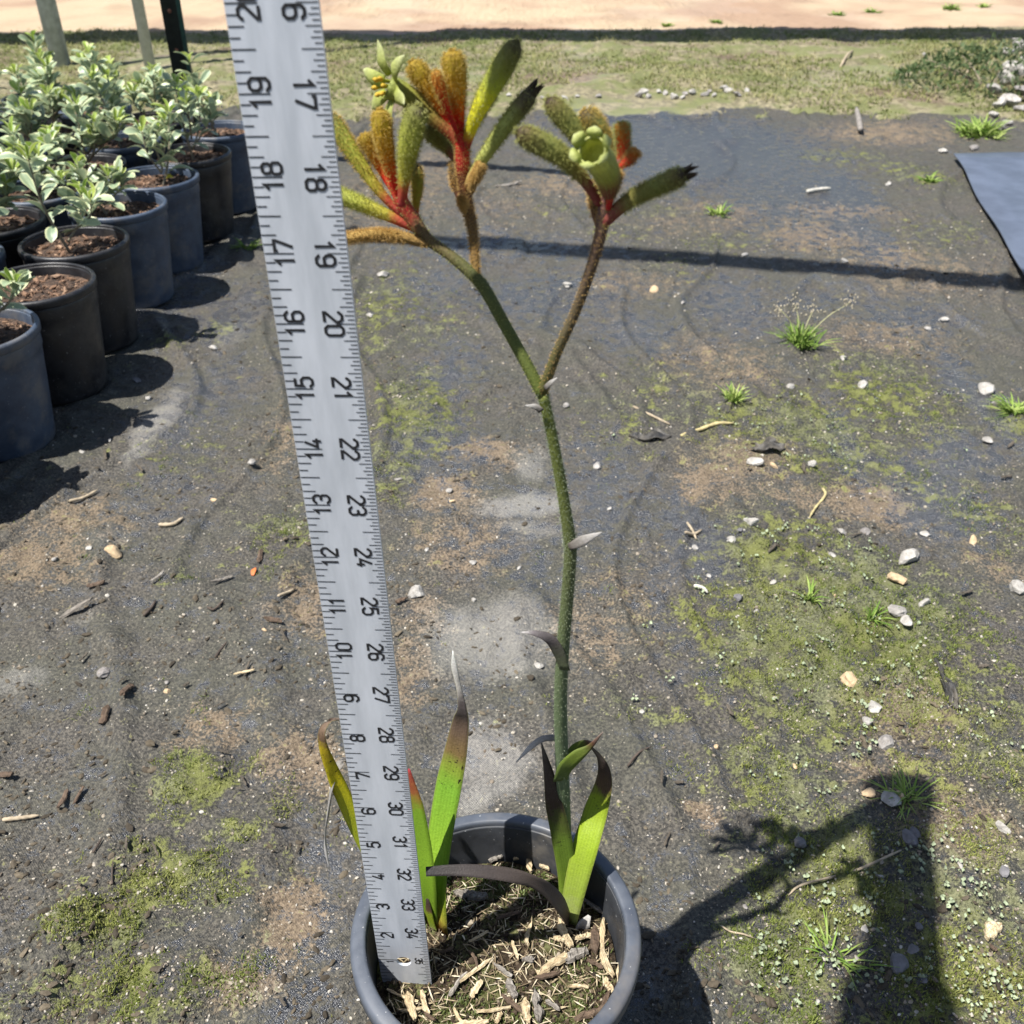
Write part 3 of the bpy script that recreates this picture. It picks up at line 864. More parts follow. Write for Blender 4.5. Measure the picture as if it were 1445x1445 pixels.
def chip_mesh(r, L, W, T, curl, mat, name='wood_chip'):
    n = 10
    u = np.linspace(-.5, .5, n)
    V, F = [], []
    j1, j2 = r.normal(0, .22, n), r.normal(0, .22, n)
    e0, e1, e2, e3 = r.uniform(-.1, .8, 4)
    bend = r.normal(0, .05)
    for i in range(n):
        k0, k1 = u[i] + .5, .5 - u[i]
        wl = W * max(.06, (.45 + j1[i] * .4) * min(1, k0 * 4 + e0, k1 * 4 + e2))
        wr = W * max(.06, (.45 + j2[i] * .4) * min(1, k0 * 4 + e1, k1 * 4 + e3))
        z = curl * L * (u[i] ** 2 - .08); y0 = bend * L * math.sin(u[i] * 3.1 + 1)
        x = u[i] * L
        t1, t2, t3 = T * (1 + r.normal(0, .3, 3))
        V += [(x + r.normal(0, .02) * L, y0 - wl, z - T * .3), (x, y0 + r.normal(0, .1) * W, z - T * .5), (x, y0 + wr, z - T * .3), (x + r.normal(0, .02) * L, y0 + wr * .8, z + t1 * .35), (x, y0 + r.normal(0, .15) * W, z + t2 * .65), (x, y0 - wl * .8, z + t3 * .35)]
    F = [(i * 6 + j, i * 6 + (j + 1) % 6, (i + 1) * 6 + (j + 1) % 6, (i + 1) * 6 + j)[::-1] for i in range(n - 1) for j in range(6)]
    F += [tuple(range(6)), tuple(((n - 1) * 6 + j) for j in range(6))[::-1]]
    me_o = mesh(name, V, F, mat, smooth=False)
    return me_o
LAB = {'p': ('pale dry wood chip lying on the potting mix of the flowering pot', 'pale wood chips in the flowering pot'),
       'g': ('weathered grey wood chip lying on the potting mix of the flowering pot', 'grey wood chips in the flowering pot'),
       'b': ('brown bark sliver lying on the potting mix of the flowering pot', 'brown bark slivers in the flowering pot')}
# two pixel ends, width in pixels, kind, tilt
CHIPS = [((575, 1398), (583, 1438), 14, 'p'), ((594, 1396), (604, 1428), 9, 'p'), ((741, 1192), (750, 1236), 9, 'p'), ((752, 1200), (775, 1228), 10, 'p'), ((755, 1188), (785, 1218), 9, 'p'), ((725, 1183), (760, 1192), 7, 'p'),
         ((655, 1262), (688, 1268), 16, 'g'), ((640, 1258), (660, 1268), 12, 'g'), ((757, 1378), (802, 1360), 15, 'p'), ((795, 1362), (828, 1348), 17, 'g'), ((787, 1305), (806, 1345), 13, 'p'), ((838, 1312), (842, 1352), 15, 'b'), ((845, 1302), (872, 1378), 10, 'p'),
         ((862, 1290), (880, 1330), 16, 'g'), ((875, 1355), (880, 1395), 12, 'p'), ((748, 1310), (747, 1340), 7, 'p'), ((722, 1330), (732, 1358), 6, 'p'), ((650, 1385), (695, 1350), 7, 'p'), ((633, 1400), (660, 1372), 8, 'g'), ((665, 1405), (680, 1385), 10, 'p'), ((697, 1362), (722, 1380), 8, 'g'),
         ((716, 1382), (728, 1408), 12, 'g'), ((708, 1405), (738, 1428), 8, 'b'), ((740, 1412), (748, 1444), 13, 'p'), ((755, 1398), (760, 1444), 16, 'g'), ((810, 1438), (860, 1420), 12, 'b'), ((640, 1444), (690, 1441), 14, 'p'), ((700, 1444), (708, 1428), 8, 'p'), ((560, 1425), (600, 1415), 6, 'p'), ((640, 1420), (655, 1444), 6, 'p'),
         ((755, 1385), (790, 1378), 9, 'b'), ((810, 1335), (835, 1325), 9, 'p'), ((780, 1330), (800, 1336), 9, 'p'), ((822, 1270), (850, 1290), 8, 'g'), ((835, 1255), (858, 1275), 8, 'b'), ((660, 1190), (690, 1180), 6, 'p'), ((690, 1182), (700, 1200), 6, 'b'), ((800, 1395), (830, 1400), 7, 'p'), ((852, 1385), (866, 1400), 12, 'p'), ((672, 1430), (720, 1418), 6, 'p'),
         ((545, 1395), (590, 1408), 5, 'p'), ((620, 1345), (640, 1338), 6, 'b'), ((700, 1300), (735, 1290), 6, 'b'), ((662, 1330), (690, 1318), 5, 'p'), ((770, 1415), (790, 1428), 8, 'g'), ((725, 1215), (740, 1205), 9, 'p'), ((690, 1215), (712, 1208), 9, 'g'), ((598, 1425), (615, 1440), 6, 'b'), ((860, 1400), (850, 1425), 8, 'b'), ((828, 1360), (850, 1372), 7, 'b'), ((738, 1355), (752, 1362), 10, 'g'), ((676, 1365), (660, 1345), 5, 'b')]
def lay(o, A, B, r, lift, tilt=.12):
    d = Vector(B - A); L = d.length
    yaw = math.atan2(d.y, d.x)
    o.rotation_euler = (r.normal(0, .25), -math.asin(max(-1, min(1, d.z / max(L, 1e-6)))) + r.normal(0, tilt), yaw)
    c = (A + B) / 2
    o.location = (c[0], c[1], c[2] + lift)
r = np.random.default_rng(5)
for A, B, w, k in CHIPS:
    A3, B3 = gz(*A, SZ + .003), gz(*B, SZ + .003)
    for q in (A3, B3): q[2] = float(soil_h(q[0], q[1])[0]) + .0015
    W = px(w, A3)
    o = chip_mesh(r, np.linalg.norm(B3 - A3), W, min(.0032, W * .5), r.uniform(-.15, .15), {'p': CHIP_PALE, 'g': CHIP_GREY, 'b': CHIP_BROWN}[k])
    lay(o, A3, B3, r, .0022)
    Lc = np.linalg.norm(B3 - A3)
    szw = ('long' if Lc > .017 else 'short' if Lc < .010 else 'medium') + (' broad' if W > .0048 else ' thin')
    tag(o, szw + ' ' + LAB[k][0], 'wood chip', szw + ' ' + LAB[k][1])

# ------------------------------------------------------------------ flowering plant (kangaroo paw)
plant = thing('kangaroo_paw', 'flowering plant with tall forked stem and red and yellow-green tubular flowers', 'plant', (.033, .362, SZ))
def hairs(acc, P, N, r, n, l, w):
    """short stiff hairs standing on a surface given by points and normals"""
    k = r.integers(0, len(P), n)
    d = N[k] + r.normal(0, .35, (n, 3)); d /= np.linalg.norm(d, axis=1)[:, None]
    e = np.cross(d, r.normal(size=(n, 3))); e /= np.linalg.norm(e, axis=1)[:, None] + 1e-9
    L = (l * r.uniform(.5, 1.2, n))[:, None]
    V = np.stack([P[k] - e * w / 2, P[k] + e * w / 2, P[k] + d * L], 1).reshape(-1, 3)
    acc.add(V, np.arange(3 * n).reshape(-1, 3).tolist())
def hair_mat(name, col):
    t = NT(name); t.p(Base_Color=t.mix(t.rng(t.noise(300, 2), .3, .7), tuple(c * .75 for c in col), col), Roughness=.6)
    return t.translucent(col, .4).m
HAIR_WHITE, HAIR_GOLD, HAIR_TAN = hair_mat('white_hairs', (.30, .34, .22)), hair_mat('golden_hairs', (.55, .40, .10)), hair_mat('tan_hairs', (.60, .40, .14))
HAIR_OLIVE = hair_mat('olive_hairs', (.40, .40, .12))
def along_mat(name, stops, rough=.6, trans=.25, spots=None, scale=220, jitter=.20):
    t = NT(name)
    u = t.attr('u')
    nz = t.noise(scale, 4, .65)
    uu = t.math('ADD', u, t.math('MULTIPLY', t.math('SUBTRACT', nz, .5), jitter))
    c = t.ramp(uu, stops)
    c = t.mix(t.rng(t.noise(scale * 4, 3), .3, .75), t.mix(.6, c, (.7, .7, .65), 'MULTIPLY'), c)
    if spots:
        vn = t.math('ADD', t.math('MULTIPLY', t.math('SINE', t.math('MULTIPLY', t.attr('v'), 26.0)), .5), .5)
        c = t.mix(t.math('MULTIPLY', vn, .28), c, t.mix(1.0, c, (.62, .66, .5), 'MULTIPLY'))
        c = t.mix(t.math('MULTIPLY', t.rng(t.math('ABSOLUTE', t.attr('v')), .86, 1.0), .35), c, (.30, .30, .10))  # highlight along the leaf edges, painted into the colour
        sf = t.math('MULTIPLY', t.rng(t.noise(scale * 2.4, 3, .6), .62, .68), t.math('MULTIPLY', t.rng(u, spots[0], spots[1]), t.rng(u, spots[2], spots[3], 1, 0)))
        c = t.mix(sf, c, (.02, .012, .008))
    t.p(Base_Color=c, Roughness=rough, Normal=t.bump(t.noise(scale * 5, 3), .5, .0008))
    t.b.inputs['Specular IOR Level'].default_value = .3
    return t.translucent(c, trans).m
G0, G1 = (.055, .085, .022), (.075, .11, .025)
STEM_M = along_mat('stem_green', [(0, (0.119, 0.163, 0.081)), (.25, (0.125, 0.169, 0.088)), (.55, (0.106, 0.125, 0.050)), (1, (0.144, 0.169, 0.031))], .65, .05)
BRANCH_M = along_mat('branch_green', [(0, (0.098, 0.127, 0.023)), (.45, (0.086, 0.094, 0.030)), (.75, (0.161, 0.098, 0.046)), (.88, (0.483, 0.034, 0.029)), (1, (0.713, 0.034, 0.023))], .7, .05)
BRANCHB_M = along_mat('branch_brown', [(0, (.10, .10, .025)), (.25, (.095, .075, .04)), (.7, (.13, .07, .055)), (1, (.17, .045, .045))], .7, .05)
FUZZ_M = along_mat('branch_rusty', [(0, (.17, .10, .03)), (.5, (.20, .10, .045)), (1, (.24, .10, .04))], .8, .05)
def build_tube(name, pts, wpx, mat, parent, n=48, sides=12, hair=None, seed=1):
    """pts: list of (px, py, Y); wpx: widths in photo pixels"""
    P = np.array([gy(*p) for p in pts])
    W = np.array([px(w, q) / 2 for w, q in zip(wpx, P)])
    C = catmull(P, n); R = np.interp(np.linspace(0, 1, n), np.linspace(0, 1, len(W)), W)
    V, F, u = tube(C, R, sides)
    o = mesh(name, V, F, mat, parent, attrs={'u': u})
    if hair:
        m, cnt, l = hair
        T, N, B = frames(C)
        a = np.linspace(0, 2 * math.pi, 24, endpoint=False)
        NN = (np.cos(a)[None, :, None] * N[:, None] + np.sin(a)[None, :, None] * B[:, None])
        # denser surface samples
        PP = (C[:, None] + R[:, None, None] * NN).reshape(-1, 3); NN = NN.reshape(-1, 3)
        r = np.random.default_rng(seed)
        tt = r.uniform(-.5, .5, len(PP))[:, None] * np.repeat(np.gradient(C, axis=0), 24, 0)
        acc = Acc(); hairs(acc, PP + tt, NN, r, cnt * 5, l * 1.1, .00010)
        acc.build('hairs', m, o, smooth=False, kind='stuff')
    return o
YS = .362
base = gz(803, 1254, SZ - .004)
stem_y = lambda q: float(np.interp(q, [556, 780, 920, 1000, 1100, 1200, 1254], [YS, YS, .366, .370, .377, .386, base[1]]))
stem = build_tube('stem', [(803, 1254, base[1])] + [(X, Y, stem_y(Y)) for X, Y in ((798, 1200), (794, 1100), (791, 1000), (794, 920), (800, 850), (805, 780), (803, 755), (793, 690), (780, 620), (766, 556))],
                  [21, 19.5, 19, 18.5, 18, 17.5, 17.5, 17.5, 16, 15.5, 16], STEM_M, plant, n=90, hair=(HAIR_WHITE, 3000, .0012), seed=2)
YL, YM, YR = .386, .389, .350
build_tube('branch', [(766, 558, YS), (742, 512, .366), (712, 458, .371), (684, 408, .376), (664, 385, .378), (632, 358, .381), (604, 338, .384), (584, 312, YL), (566, 283, YL), (552, 255, YL)],
           [17, 17, 17, 18, 17, 15, 16, 22, 20, 11], BRANCH_M, plant, hair=(HAIR_OLIVE, 1300, .0009), seed=3)
build_tube('branch', [(766, 552, YS), (785, 500, .358), (812, 440, .355), (832, 385, .352), (847, 332, YR), (852, 300, YR), (862, 262, YR), (874, 226, YR)],
           [15, 14, 14, 15, 17, 20, 17, 9], BRANCHB_M, plant, hair=(HAIR_TAN, 1200, .0009), seed=4)
build_tube('branch', [(672, 394, .377), (670, 360, .382), (667, 325, .386), (661, 295, YM), (655, 262, YM), (653, 232, YM), (652, 205, YM), (646, 170, YM)],
           [11, 12, 14, 17, 16, 20, 20, 9], along_mat('branch_red', [(0, (.17, .11, .03)), (.45, (.20, .11, .045)), (.62, (.17, .06, .03)), (.75, (.50, .025, .025)), (1, (.70, .03, .02))], .7, .08), plant, hair=(HAIR_TAN, 2200, .0011), seed=5)
# flowers
B_GREEN = along_mat('flower_green', [(0, (0.486, 0.055, 0.066)), (.20, (0.560, 0.112, 0.055)), (.36, (0.505, 0.448, 0.055)), (.7, (0.486, 0.523, 0.084)), (.9, (0.280, 0.299, 0.066)), (1, (0.093, 0.075, 0.041))], .65, .38)
B_OLIVE = along_mat('flower_olive', [(0, (0.526, 0.176, 0.087)), (.14, (0.439, 0.307, 0.099)), (.3, (0.416, 0.439, 0.121)), (.72, (0.439, 0.483, 0.131)), (.86, (0.220, 0.198, 0.087)), (1, (0.077, 0.055, 0.044))], .7, .3)
B_ORANGE = along_mat('flower_orange', [(0, (.62, .02, .02)), (.28, (.80, .035, .015)), (.42, (.82, .20, .015)), (.58, (.74, .38, .02)), (.85, (.50, .38, .035)), (1, (.40, .26, .03))], .65, .42, jitter=.14)
B_RED = along_mat('flower_red', [(0, (.60, .03, .03)), (.5, (.80, .05, .02)), (.8, (.66, .20, .02)), (1, (.40, .22, .03))], .65, .4, jitter=.14)
B_YEL = along_mat('flower_yellow', [(0, (0.448, 0.055, 0.055)), (.16, (0.523, 0.093, 0.055)), (.30, (0.850, 0.784, 0.037)), (.58, (0.850, 0.822, 0.055)), (.72, (0.486, 0.541, 0.093)), (.9, (0.243, 0.243, 0.075)), (1, (0.112, 0.093, 0.046))], .65, .45)
B_DULL = along_mat('flower_dull', [(0, (0.325, 0.065, 0.065)), (.25, (0.292, 0.097, 0.065)), (.45, (0.276, 0.243, 0.065)), (.75, (0.276, 0.300, 0.081)), (.92, (0.195, 0.162, 0.057)), (1, (0.073, 0.048, 0.032))], .65, .35)
B_PALE = along_mat('flower_pale', [(0, (.28, .06, .05)), (.25, (.30, .16, .07)), (.5, (.42, .44, .10)), (1, (.54, .57, .20))], .6, .35)
B_TAN = along_mat('bud_tan', [(0, (.34, .20, .07)), (.5, (.30, .19, .05)), (1, (.34, .23, .07))], .8, .1)
B_BROWN = along_mat('bud_brown', [(0, (.20, .07, .05)), (.6, (.17, .10, .045)), (1, (.14, .11, .05))], .7, .25)
PROF_U = [0, .08, .22, .45, .65, .82, .92, .98, 1]
PROF_R = [.34, .42, .50, .66, .88, 1.0, .92, .62, .16]
def bud(pts, w, mat, hmat=HAIR_OLIVE, cnt=380, seed=0, prof=None, tip='round', bend=0):
    P = np.array([gy(*p) for p in pts])
    C = catmull(P, 30)
    rad = px(w * .93, P[-1]) / 2
    r = np.random.default_rng(seed + 500)
    pr = np.interp(np.linspace(0, 1, 30), PROF_U, prof or PROF_R)
    R = rad * pr
    n = 18
    V, F, u = tube(C, R, n, flat=.92)
    # six shallow ribs and an uneven surface
    T, N, B = frames(C)
    ang = np.tile(np.linspace(0, 2 * math.pi, n, endpoint=False), 30)
    cen = np.repeat(C, n, 0)
    V = cen + (V - cen) * (1 + .07 * np.cos(6 * ang + seed) * np.clip(u * 2 - .5, 0, 1) + .04 * np.sin(3 * ang + 9 * u + seed))[:, None]
    o = mesh('flower', V, F, mat, plant, attrs={'u': u})
    if tip == 'split':                            # dark withered points at the mouth
        for k in range(4):
            a = k * 1.57 + seed
            d = N[-1] * math.cos(a) + B[-1] * math.sin(a)
            Q = [C[-3] + d * rad * .62, C[-1] + d * rad * .55 + T[-1] * rad * .5, C[-1] + d * rad * (.3 + .5 * r.uniform()) + T[-1] * rad * (1.0 + .8 * r.uniform())]
            V2, F2, a2, c2 = strap(Q, [rad * .8, rad * .6, rad * .06], d, .0003, .15, n=8)
            mesh('petal', V2, F2, PETAL_DARK, o, attrs={'u': a2})
    NN = V - cen; NN /= np.linalg.norm(NN, axis=1)[:, None] + 1e-9
    rep = np.repeat(np.arange(len(V)), 6); seg = np.repeat(np.gradient(C, axis=0), n, 0)[rep] * r.uniform(-.5, .5, len(rep))[:, None]
    hp = V[rep] + seg; side = np.cross(NN[rep], np.repeat(T, n, 0)[rep]); hp = hp + side * (np.repeat(R, n)[rep] * r.uniform(-.17, .17, len(rep)))[:, None]
    acc = Acc()
    kp = r.uniform(0, 1, len(rep)) < np.clip((u[rep] - .22) * 3.2, .06, 1)
    hairs(acc, hp[kp], NN[rep][kp], r, int(cnt * 7), .0015, .00018)
    acc.build('hairs', hmat, o, smooth=False, kind='stuff')
    return o
PETAL_DARK = along_mat('petal_withered', [(0, (.10, .085, .04)), (.5, (.05, .035, .022)), (1, (.09, .06, .045))], .8, .2)
even = [.45, .55, .66, .80, .92, 1.0, .95, .7, .2]
# left head
bud([(566, 303, YL), (534, 268, .388), (496, 212, .392), (462, 160, .396)], 30, B_GREEN, HAIR_GOLD, seed=1)
bud([(588, 324, YL), (545, 303, .386), (503, 285, .388), (462, 270, .390)], 27, B_GREEN, HAIR_OLIVE, seed=2, prof=even)
bud([(562, 284, .387), (540, 242, .390), (522, 208, .391), (513, 188, .392)], 25, B_ORANGE, HAIR_GOLD, seed=3)
bud([(566, 286, .385), (553, 244, .384), (542, 200, .383), (536, 153, .384)], 32, B_ORANGE, HAIR_GOLD, 420, seed=4)
bud([(567, 290, .379), (571, 250, .377), (577, 205, .376), (591, 148, .375)], 39, B_GREEN, HAIR_OLIVE, 460, seed=5)
bud([(588, 312, .392), (587, 290, .393), (589, 262, .394), (588, 232, .395)], 20, B_GREEN, HAIR_GOLD, 200, seed=6)
bud([(604, 346, .383), (570, 335, .381), (530, 331, .380), (474, 339, .379)], 18, B_TAN, HAIR_TAN, 620, seed=7, prof=[.5, .8, .95, 1, 1, 1, .95, .8, .5])
# middle head
bud([(655, 268, YM), (676, 232, 0.385), (712, 180, 0.383), (752, 128, 0.382)], 29, B_OLIVE, HAIR_OLIVE, 420, seed=8, tip='split', prof=[.5, .55, .58, .72, .88, 1, 1, .8, .35])
bud([(656, 212, YM), (666, 178, 0.387), (690, 128, 0.385), (731, 56, 0.383)], 38, B_YEL, HAIR_OLIVE, 460, seed=9)
bud([(649, 196, YM), (647, 160, 0.389), (643, 118, 0.389), (638, 70, 0.389)], 37, B_ORANGE, HAIR_GOLD, 520, seed=10)
bud([(641, 190, 0.391), (625, 158, 0.392), (604, 122, 0.393), (580, 86, 0.394)], 33, B_ORANGE, HAIR_GOLD, 480, seed=11)
bud([(644, 185, 0.385), (632, 155, 0.384), (622, 128, 0.383), (614, 98, 0.383)], 20, B_RED, HAIR_GOLD, 160, seed=12)
bud([(652, 238, 0.393), (636, 214, 0.397), (620, 196, 0.399), (602, 178, 0.401)], 30, B_DULL, HAIR_OLIVE, 300, seed=13)
bud([(651, 285, 0.391), (645, 268, 0.393), (642, 250, 0.394), (642, 224, 0.395)], 19, B_BROWN, HAIR_TAN, 160, seed=14, prof=even)
bud([(655, 300, .386), (654, 292, .384), (652, 284, .383), (650, 276, .383)], 13, B_TAN, HAIR_TAN, 220, seed=15, prof=[.6, .9, 1, 1, .9, .8, .6, .4, .2])
bud([(664, 272, 0.384), (668, 256, 0.383), (674, 244, 0.382), (681, 230, 0.382)], 17, B_TAN, HAIR_TAN, 200, seed=16, prof=[.6, .8, .9, 1, 1, 1, .9, .7, .3])
# right head
bud([(845, 288, YR), (822, 250, .347), (786, 216, .345), (728, 184, .343)], 37, B_DULL, HAIR_OLIVE, 460, seed=17)
bud([(852, 268, .354), (838, 228, .356), (812, 186, .357), (772, 138, .358)], 34, B_DULL, HAIR_OLIVE, 400, seed=18)
bud([(868, 252, .356), (862, 220, .358), (846, 188, .359), (822, 156, .360)], 38, B_DULL, HAIR_GOLD, 420, seed=19)
bud([(873, 240, .353), (878, 218, .353), (879, 195, .353), (876, 172, .353)], 26, B_RED, HAIR_OLIVE, 200, seed=20, prof=even)
bud([(872, 238, .350), (882, 230, .349), (891, 222, .349), (899, 210, .349)], 19, B_RED, HAIR_TAN, 140, seed=21, prof=even)
bud([(849, 318, YR), (878, 290, .347), (916, 268, .345), (966, 246, .343)], 31, B_DULL, HAIR_OLIVE, 420, seed=22, prof=[.55, .62, .7, .8, .9, 1, 1, .95, .6], tip='split')
bud([(847, 326, .353), (842, 302, .354), (839, 278, .355), (839, 254, .356)], 23, B_BROWN, HAIR_TAN, 220, seed=23, prof=even)
bud([(858, 296, .347), (862, 276, .346), (868, 256, .346), (872, 240, .346)], 18, B_RED, HAIR_TAN, 180, seed=24, prof=even)
# open flowers: a tube with flared pointed lobes and stamens
def open_flower(pts, w, mat, mouth, lobe_px, lobes, seed, face=None, stamens=6, rise=.2, lw=1.15, deep=8):
    P = np.array([gy(*p) for p in pts]); C = catmull(P, 26)
    rad = px(w, P[-1]) / 2
    R = rad * np.interp(np.linspace(0, 1, 26), [0, .3, .7, 1], mouth)
    n = 18
    Vo, F, u = tube(C, R, n, caps=False)
    Vi, Fi, _ = tube(C[deep:], R[deep:] * .88, n, caps=True)
    k = len(Vo)
    F = F + [tuple(k + i for i in f[::-1]) for f in Fi[:-2]] + [tuple(k + i for i in Fi[-2][::-1])]
    m0, m1 = 25 * n, k + (len(C) - deep - 1) * n
    F += [(m0 + j, m0 + (j + 1) % n, m1 + (j + 1) % n, m1 + j) for j in range(n)]
    V = np.vstack([Vo, Vi]); uu = np.concatenate([u, np.repeat(np.linspace(.35 if deep < 12 else .75, 1, len(C) - deep), n)])
    o = mesh('flower', V, F, mat, plant, attrs={'u': uu})
    T, N, B = frames(C)
    r = np.random.default_rng(seed)
    ax = T[-1] if face is None else np.asarray(face, float) / np.linalg.norm(face)
    N0 = N[-1] - ax * (N[-1] @ ax); N0 /= np.linalg.norm(N0); B0 = np.cross(ax, N0)
    L = px(lobe_px, P[-1])
    for q in range(6):
        a = q * math.pi / 3 + lobes
        d = N0 * math.cos(a) + B0 * math.sin(a)
        b0 = C[-1] + d * rad * mouth[-1] * .9
        l = L * r.uniform(.8, 1.15)
        Q = [b0 - ax * rad * .25, b0 + d * l * .35 + ax * l * rise, b0 + d * l * .72 + ax * l * rise * 1.1, b0 + d * l + ax * l * (rise * .6 + .2 * r.uniform())]
        V2, F2, a2, c2 = strap(Q, [rad * 1.0, rad * lw, rad * lw * .7, rad * .05], -ax, .0003, .25, n=12)
        mesh('petal', V2, F2, PETAL, o, attrs={'u': a2})
    for q in range(stamens):
        a = q * math.pi / 3 + lobes + .5
        d = N0 * math.cos(a) + B0 * math.sin(a)
        Q = [C[-1] + d * rad * .35 - ax * rad * .8, C[-1] + d * rad * .55 + ax * rad * .5, C[-1] + d * rad * .75 + ax * rad * 1.2]
        V2, F2, a2 = tube(catmull(Q, 8), rad * np.interp(np.linspace(0, 1, 8), [0, .55, .65, .95, 1], [.10, .10, .2, .2, .05]), 7)
        mesh('stamen', V2, F2, STAMEN, o, attrs={'u': a2})
    acc = Acc(); NN = Vo - np.repeat(C, n, 0); NN /= np.linalg.norm(NN, axis=1)[:, None] + 1e-9
    hairs(acc, Vo, NN, r, 2000, .0009, .00012)
    acc.build('hairs', HAIR_OLIVE, o, smooth=False, kind='stuff')
PETAL = along_mat('petal_pale_green', [(0, (.40, .46, .07)), (.5, (.52, .56, .20)), (1, (.62, .64, .36))], .55, .45)
STAMEN = along_mat('stamen', [(0, (.34, .42, .05)), (.55, (.45, .45, .05)), (.7, (.62, .42, .04)), (1, (.55, .36, .03))], .6, .2)
B_OPEN = along_mat('flower_open_tube', [(0, (.40, .03, .03)), (.3, (.42, .10, .04)), (.5, (.36, .28, .06)), (.8, (.34, .36, .07)), (1, (.40, .46, .12))], .6, .4)
open_flower([(655, 215, YM), (640, 190, .391), (610, 163, .393), (578, 138, .394), (548, 122, .394)], 34, B_OPEN, (.5, .62, .9, 1.0), 44, .35, 31, face=(-.75, -.62, .1), rise=.12, lw=1.3)
open_flower([(860, 275, .347), (858, 250, .344), (848, 228, .337), (835, 212, .329)], 44, B_PALE, (.5, .85, 1.0, .95), 13, .2, 32, face=(-.3, -.75, .6), stamens=0, rise=.5, lw=1.1, deep=19)

# leaves and bracts
def leaf(name, pts, w, mat, nrm=(-.5, -.8, .35), twist=None, vee=.18, thick=.0008, n=30, parent=None):
    P = np.array([gy(*p) for p in pts])
    W = [px(a, q) for a, q in zip(w, P)]
    V, F, u, v = strap(P, W, nrm, thick, vee, twist, n)
    return mesh(name, V, F, mat, parent or plant, attrs={'u': u, 'v': v})
GRN, GRN2, YLW = (.18, .35, .03), (.24, .40, .03), (.45, .45, .02)
DRY, DRYP, BLK = (.09, .062, .045), (.42, .38, .34), (.028, .022, .02)
LF1 = along_mat('leaf_burnt_tip', [(0, (0.468, 0.162, 0.036)), (.035, (0.540, 0.486, 0.072)), (.09, (0.306, 0.468, 0.036)), (.33, (0.208, 0.406, 0.040)), (.39, (0.234, 0.306, 0.040)), (.44, (0.198, 0.134, 0.054)), (.52, (0.134, 0.090, 0.064)), (.60, BLK), (.70, (0.108, 0.090, 0.090)), (.77, (0.540, 0.504, 0.468)), (1, (0.850, 0.850, 0.850))], .5, .35, spots=(.30, .36, .44, .50), scale=160, jitter=.05)
LF2 = along_mat('leaf_red_tip', [(0, (0.504, 0.504, 0.072)), (.1, (0.270, 0.450, 0.036)), (.7, (0.252, 0.432, 0.036)), (.84, (0.432, 0.162, 0.054)), (1, (0.360, 0.036, 0.054))], .5, .35)
LF3 = along_mat('leaf_yellowing', [(0, GRN2), (.35, (0.468, 0.504, 0.026)), (.52, (0.756, 0.648, 0.018)), (.64, (0.540, 0.396, 0.026)), (.70, (0.144, 0.090, 0.054)), (.85, (0.234, 0.162, 0.118)), (1, (0.396, 0.288, 0.234))], .55, .35, spots=(.45, .55, .7, .8))
LF5 = along_mat('leaf_dark_tip', [(0, (0.255, 0.330, 0.075)), (.15, (0.195, 0.300, 0.030)), (.36, (0.150, 0.240, 0.030)), (.48, (0.098, 0.128, 0.027)), (.60, (0.068, 0.045, 0.033)), (.9, (0.112, 0.090, 0.083)), (1, (0.195, 0.165, 0.150))], .5, .3, spots=(.3, .45, .68, .75), scale=200)
LF6 = along_mat('leaf_brown_tip', [(0, (0.432, 0.486, 0.180)), (.12, (0.360, 0.468, 0.072)), (.3, (0.324, 0.450, 0.032)), (.50, (0.306, 0.396, 0.029)), (.57, (0.144, 0.090, 0.050)), (.75, (0.082, 0.054, 0.049)), (1, (0.180, 0.154, 0.134))], .5, .35, spots=(.40, .5, .58, .64), scale=200)
LFD = along_mat('leaf_dead_dark', [(0, (.14, .105, .08)), (.3, (.10, .075, .062)), (.7, (.055, .045, .042)), (1, (.022, .02, .02))], .6, .1)
LFP = along_mat('leaf_dead_pale', [(0, (.13, .11, .095)), (.4, (.30, .28, .26)), (1, (.58, .56, .54))], .7, .35)
lb = gz(619, 1310, SZ)[1]; rb = gz(802, 1295, SZ)[1]
leaf('leaf', [(618, 1318, lb - .002), (615, 1250, lb), (621, 1180, lb + .012), (633, 1110, lb + .022), (643, 1062, lb + .028), (650, 1020, lb + .033), (652, 998, lb + .036), (647, 968, lb + .040), (641, 940, lb + .042), (639, 918, lb + .043)], [34, 35, 39, 40, 35, 25, 12, 7, 10, 1], LF1, twist=[0, 0, .05, .1, .1, .2, .6, 1.0, .2, 0])
leaf('leaf', [(608, 1312, lb + .004), (603, 1250, .356), (595, 1190, .358), (586, 1135, .360), (577, 1085, .362)], [26, 30, 30, 24, 3], LF2, twist=[0, .1, .2, .3, .3])
leaf('leaf', [(598, 1308, lb + .006), (565, 1262, .362), (530, 1215, .364), (503, 1165, .364), (483, 1120, .362), (468, 1085, .360), (456, 1052, .358), (455, 1030, .360), (466, 1017, .366), (482, 1016, .372)], [24, 30, 33, 30, 26, 18, 14, 16, 14, 5], LF3, twist=[0, .1, .1, .2, .4, 1.0, .3, -.4, -.2, 0])
leaf('leaf', [(560, 1262, .368), (510, 1130, .374), (492, 1075, .372), (478, 1080, .366), (468, 1110, .362), (462, 1150, .361), (459, 1175, .360), (459, 1198, .360), (465, 1228, .361)], [10, 12, 14, 14, 12, 8, 3, 11, 1], LFP, twist=[0, 0, .2, .3, .6, .9, 1.4, .4, .2])
leaf('leaf', [(806, 1305, rb - .002), (792, 1278, .349), (775, 1258, .343), (752, 1244, .338), (715, 1234, .334), (672, 1229, .331), (635, 1228, .330), (601, 1230, .329)], [14, 22, 20, 18, 20, 18, 15, 13], LFD, nrm=(0, -.6, .8), twist=[.8, .5, .1, -.4, .3, .2, 0, 0], vee=.3)
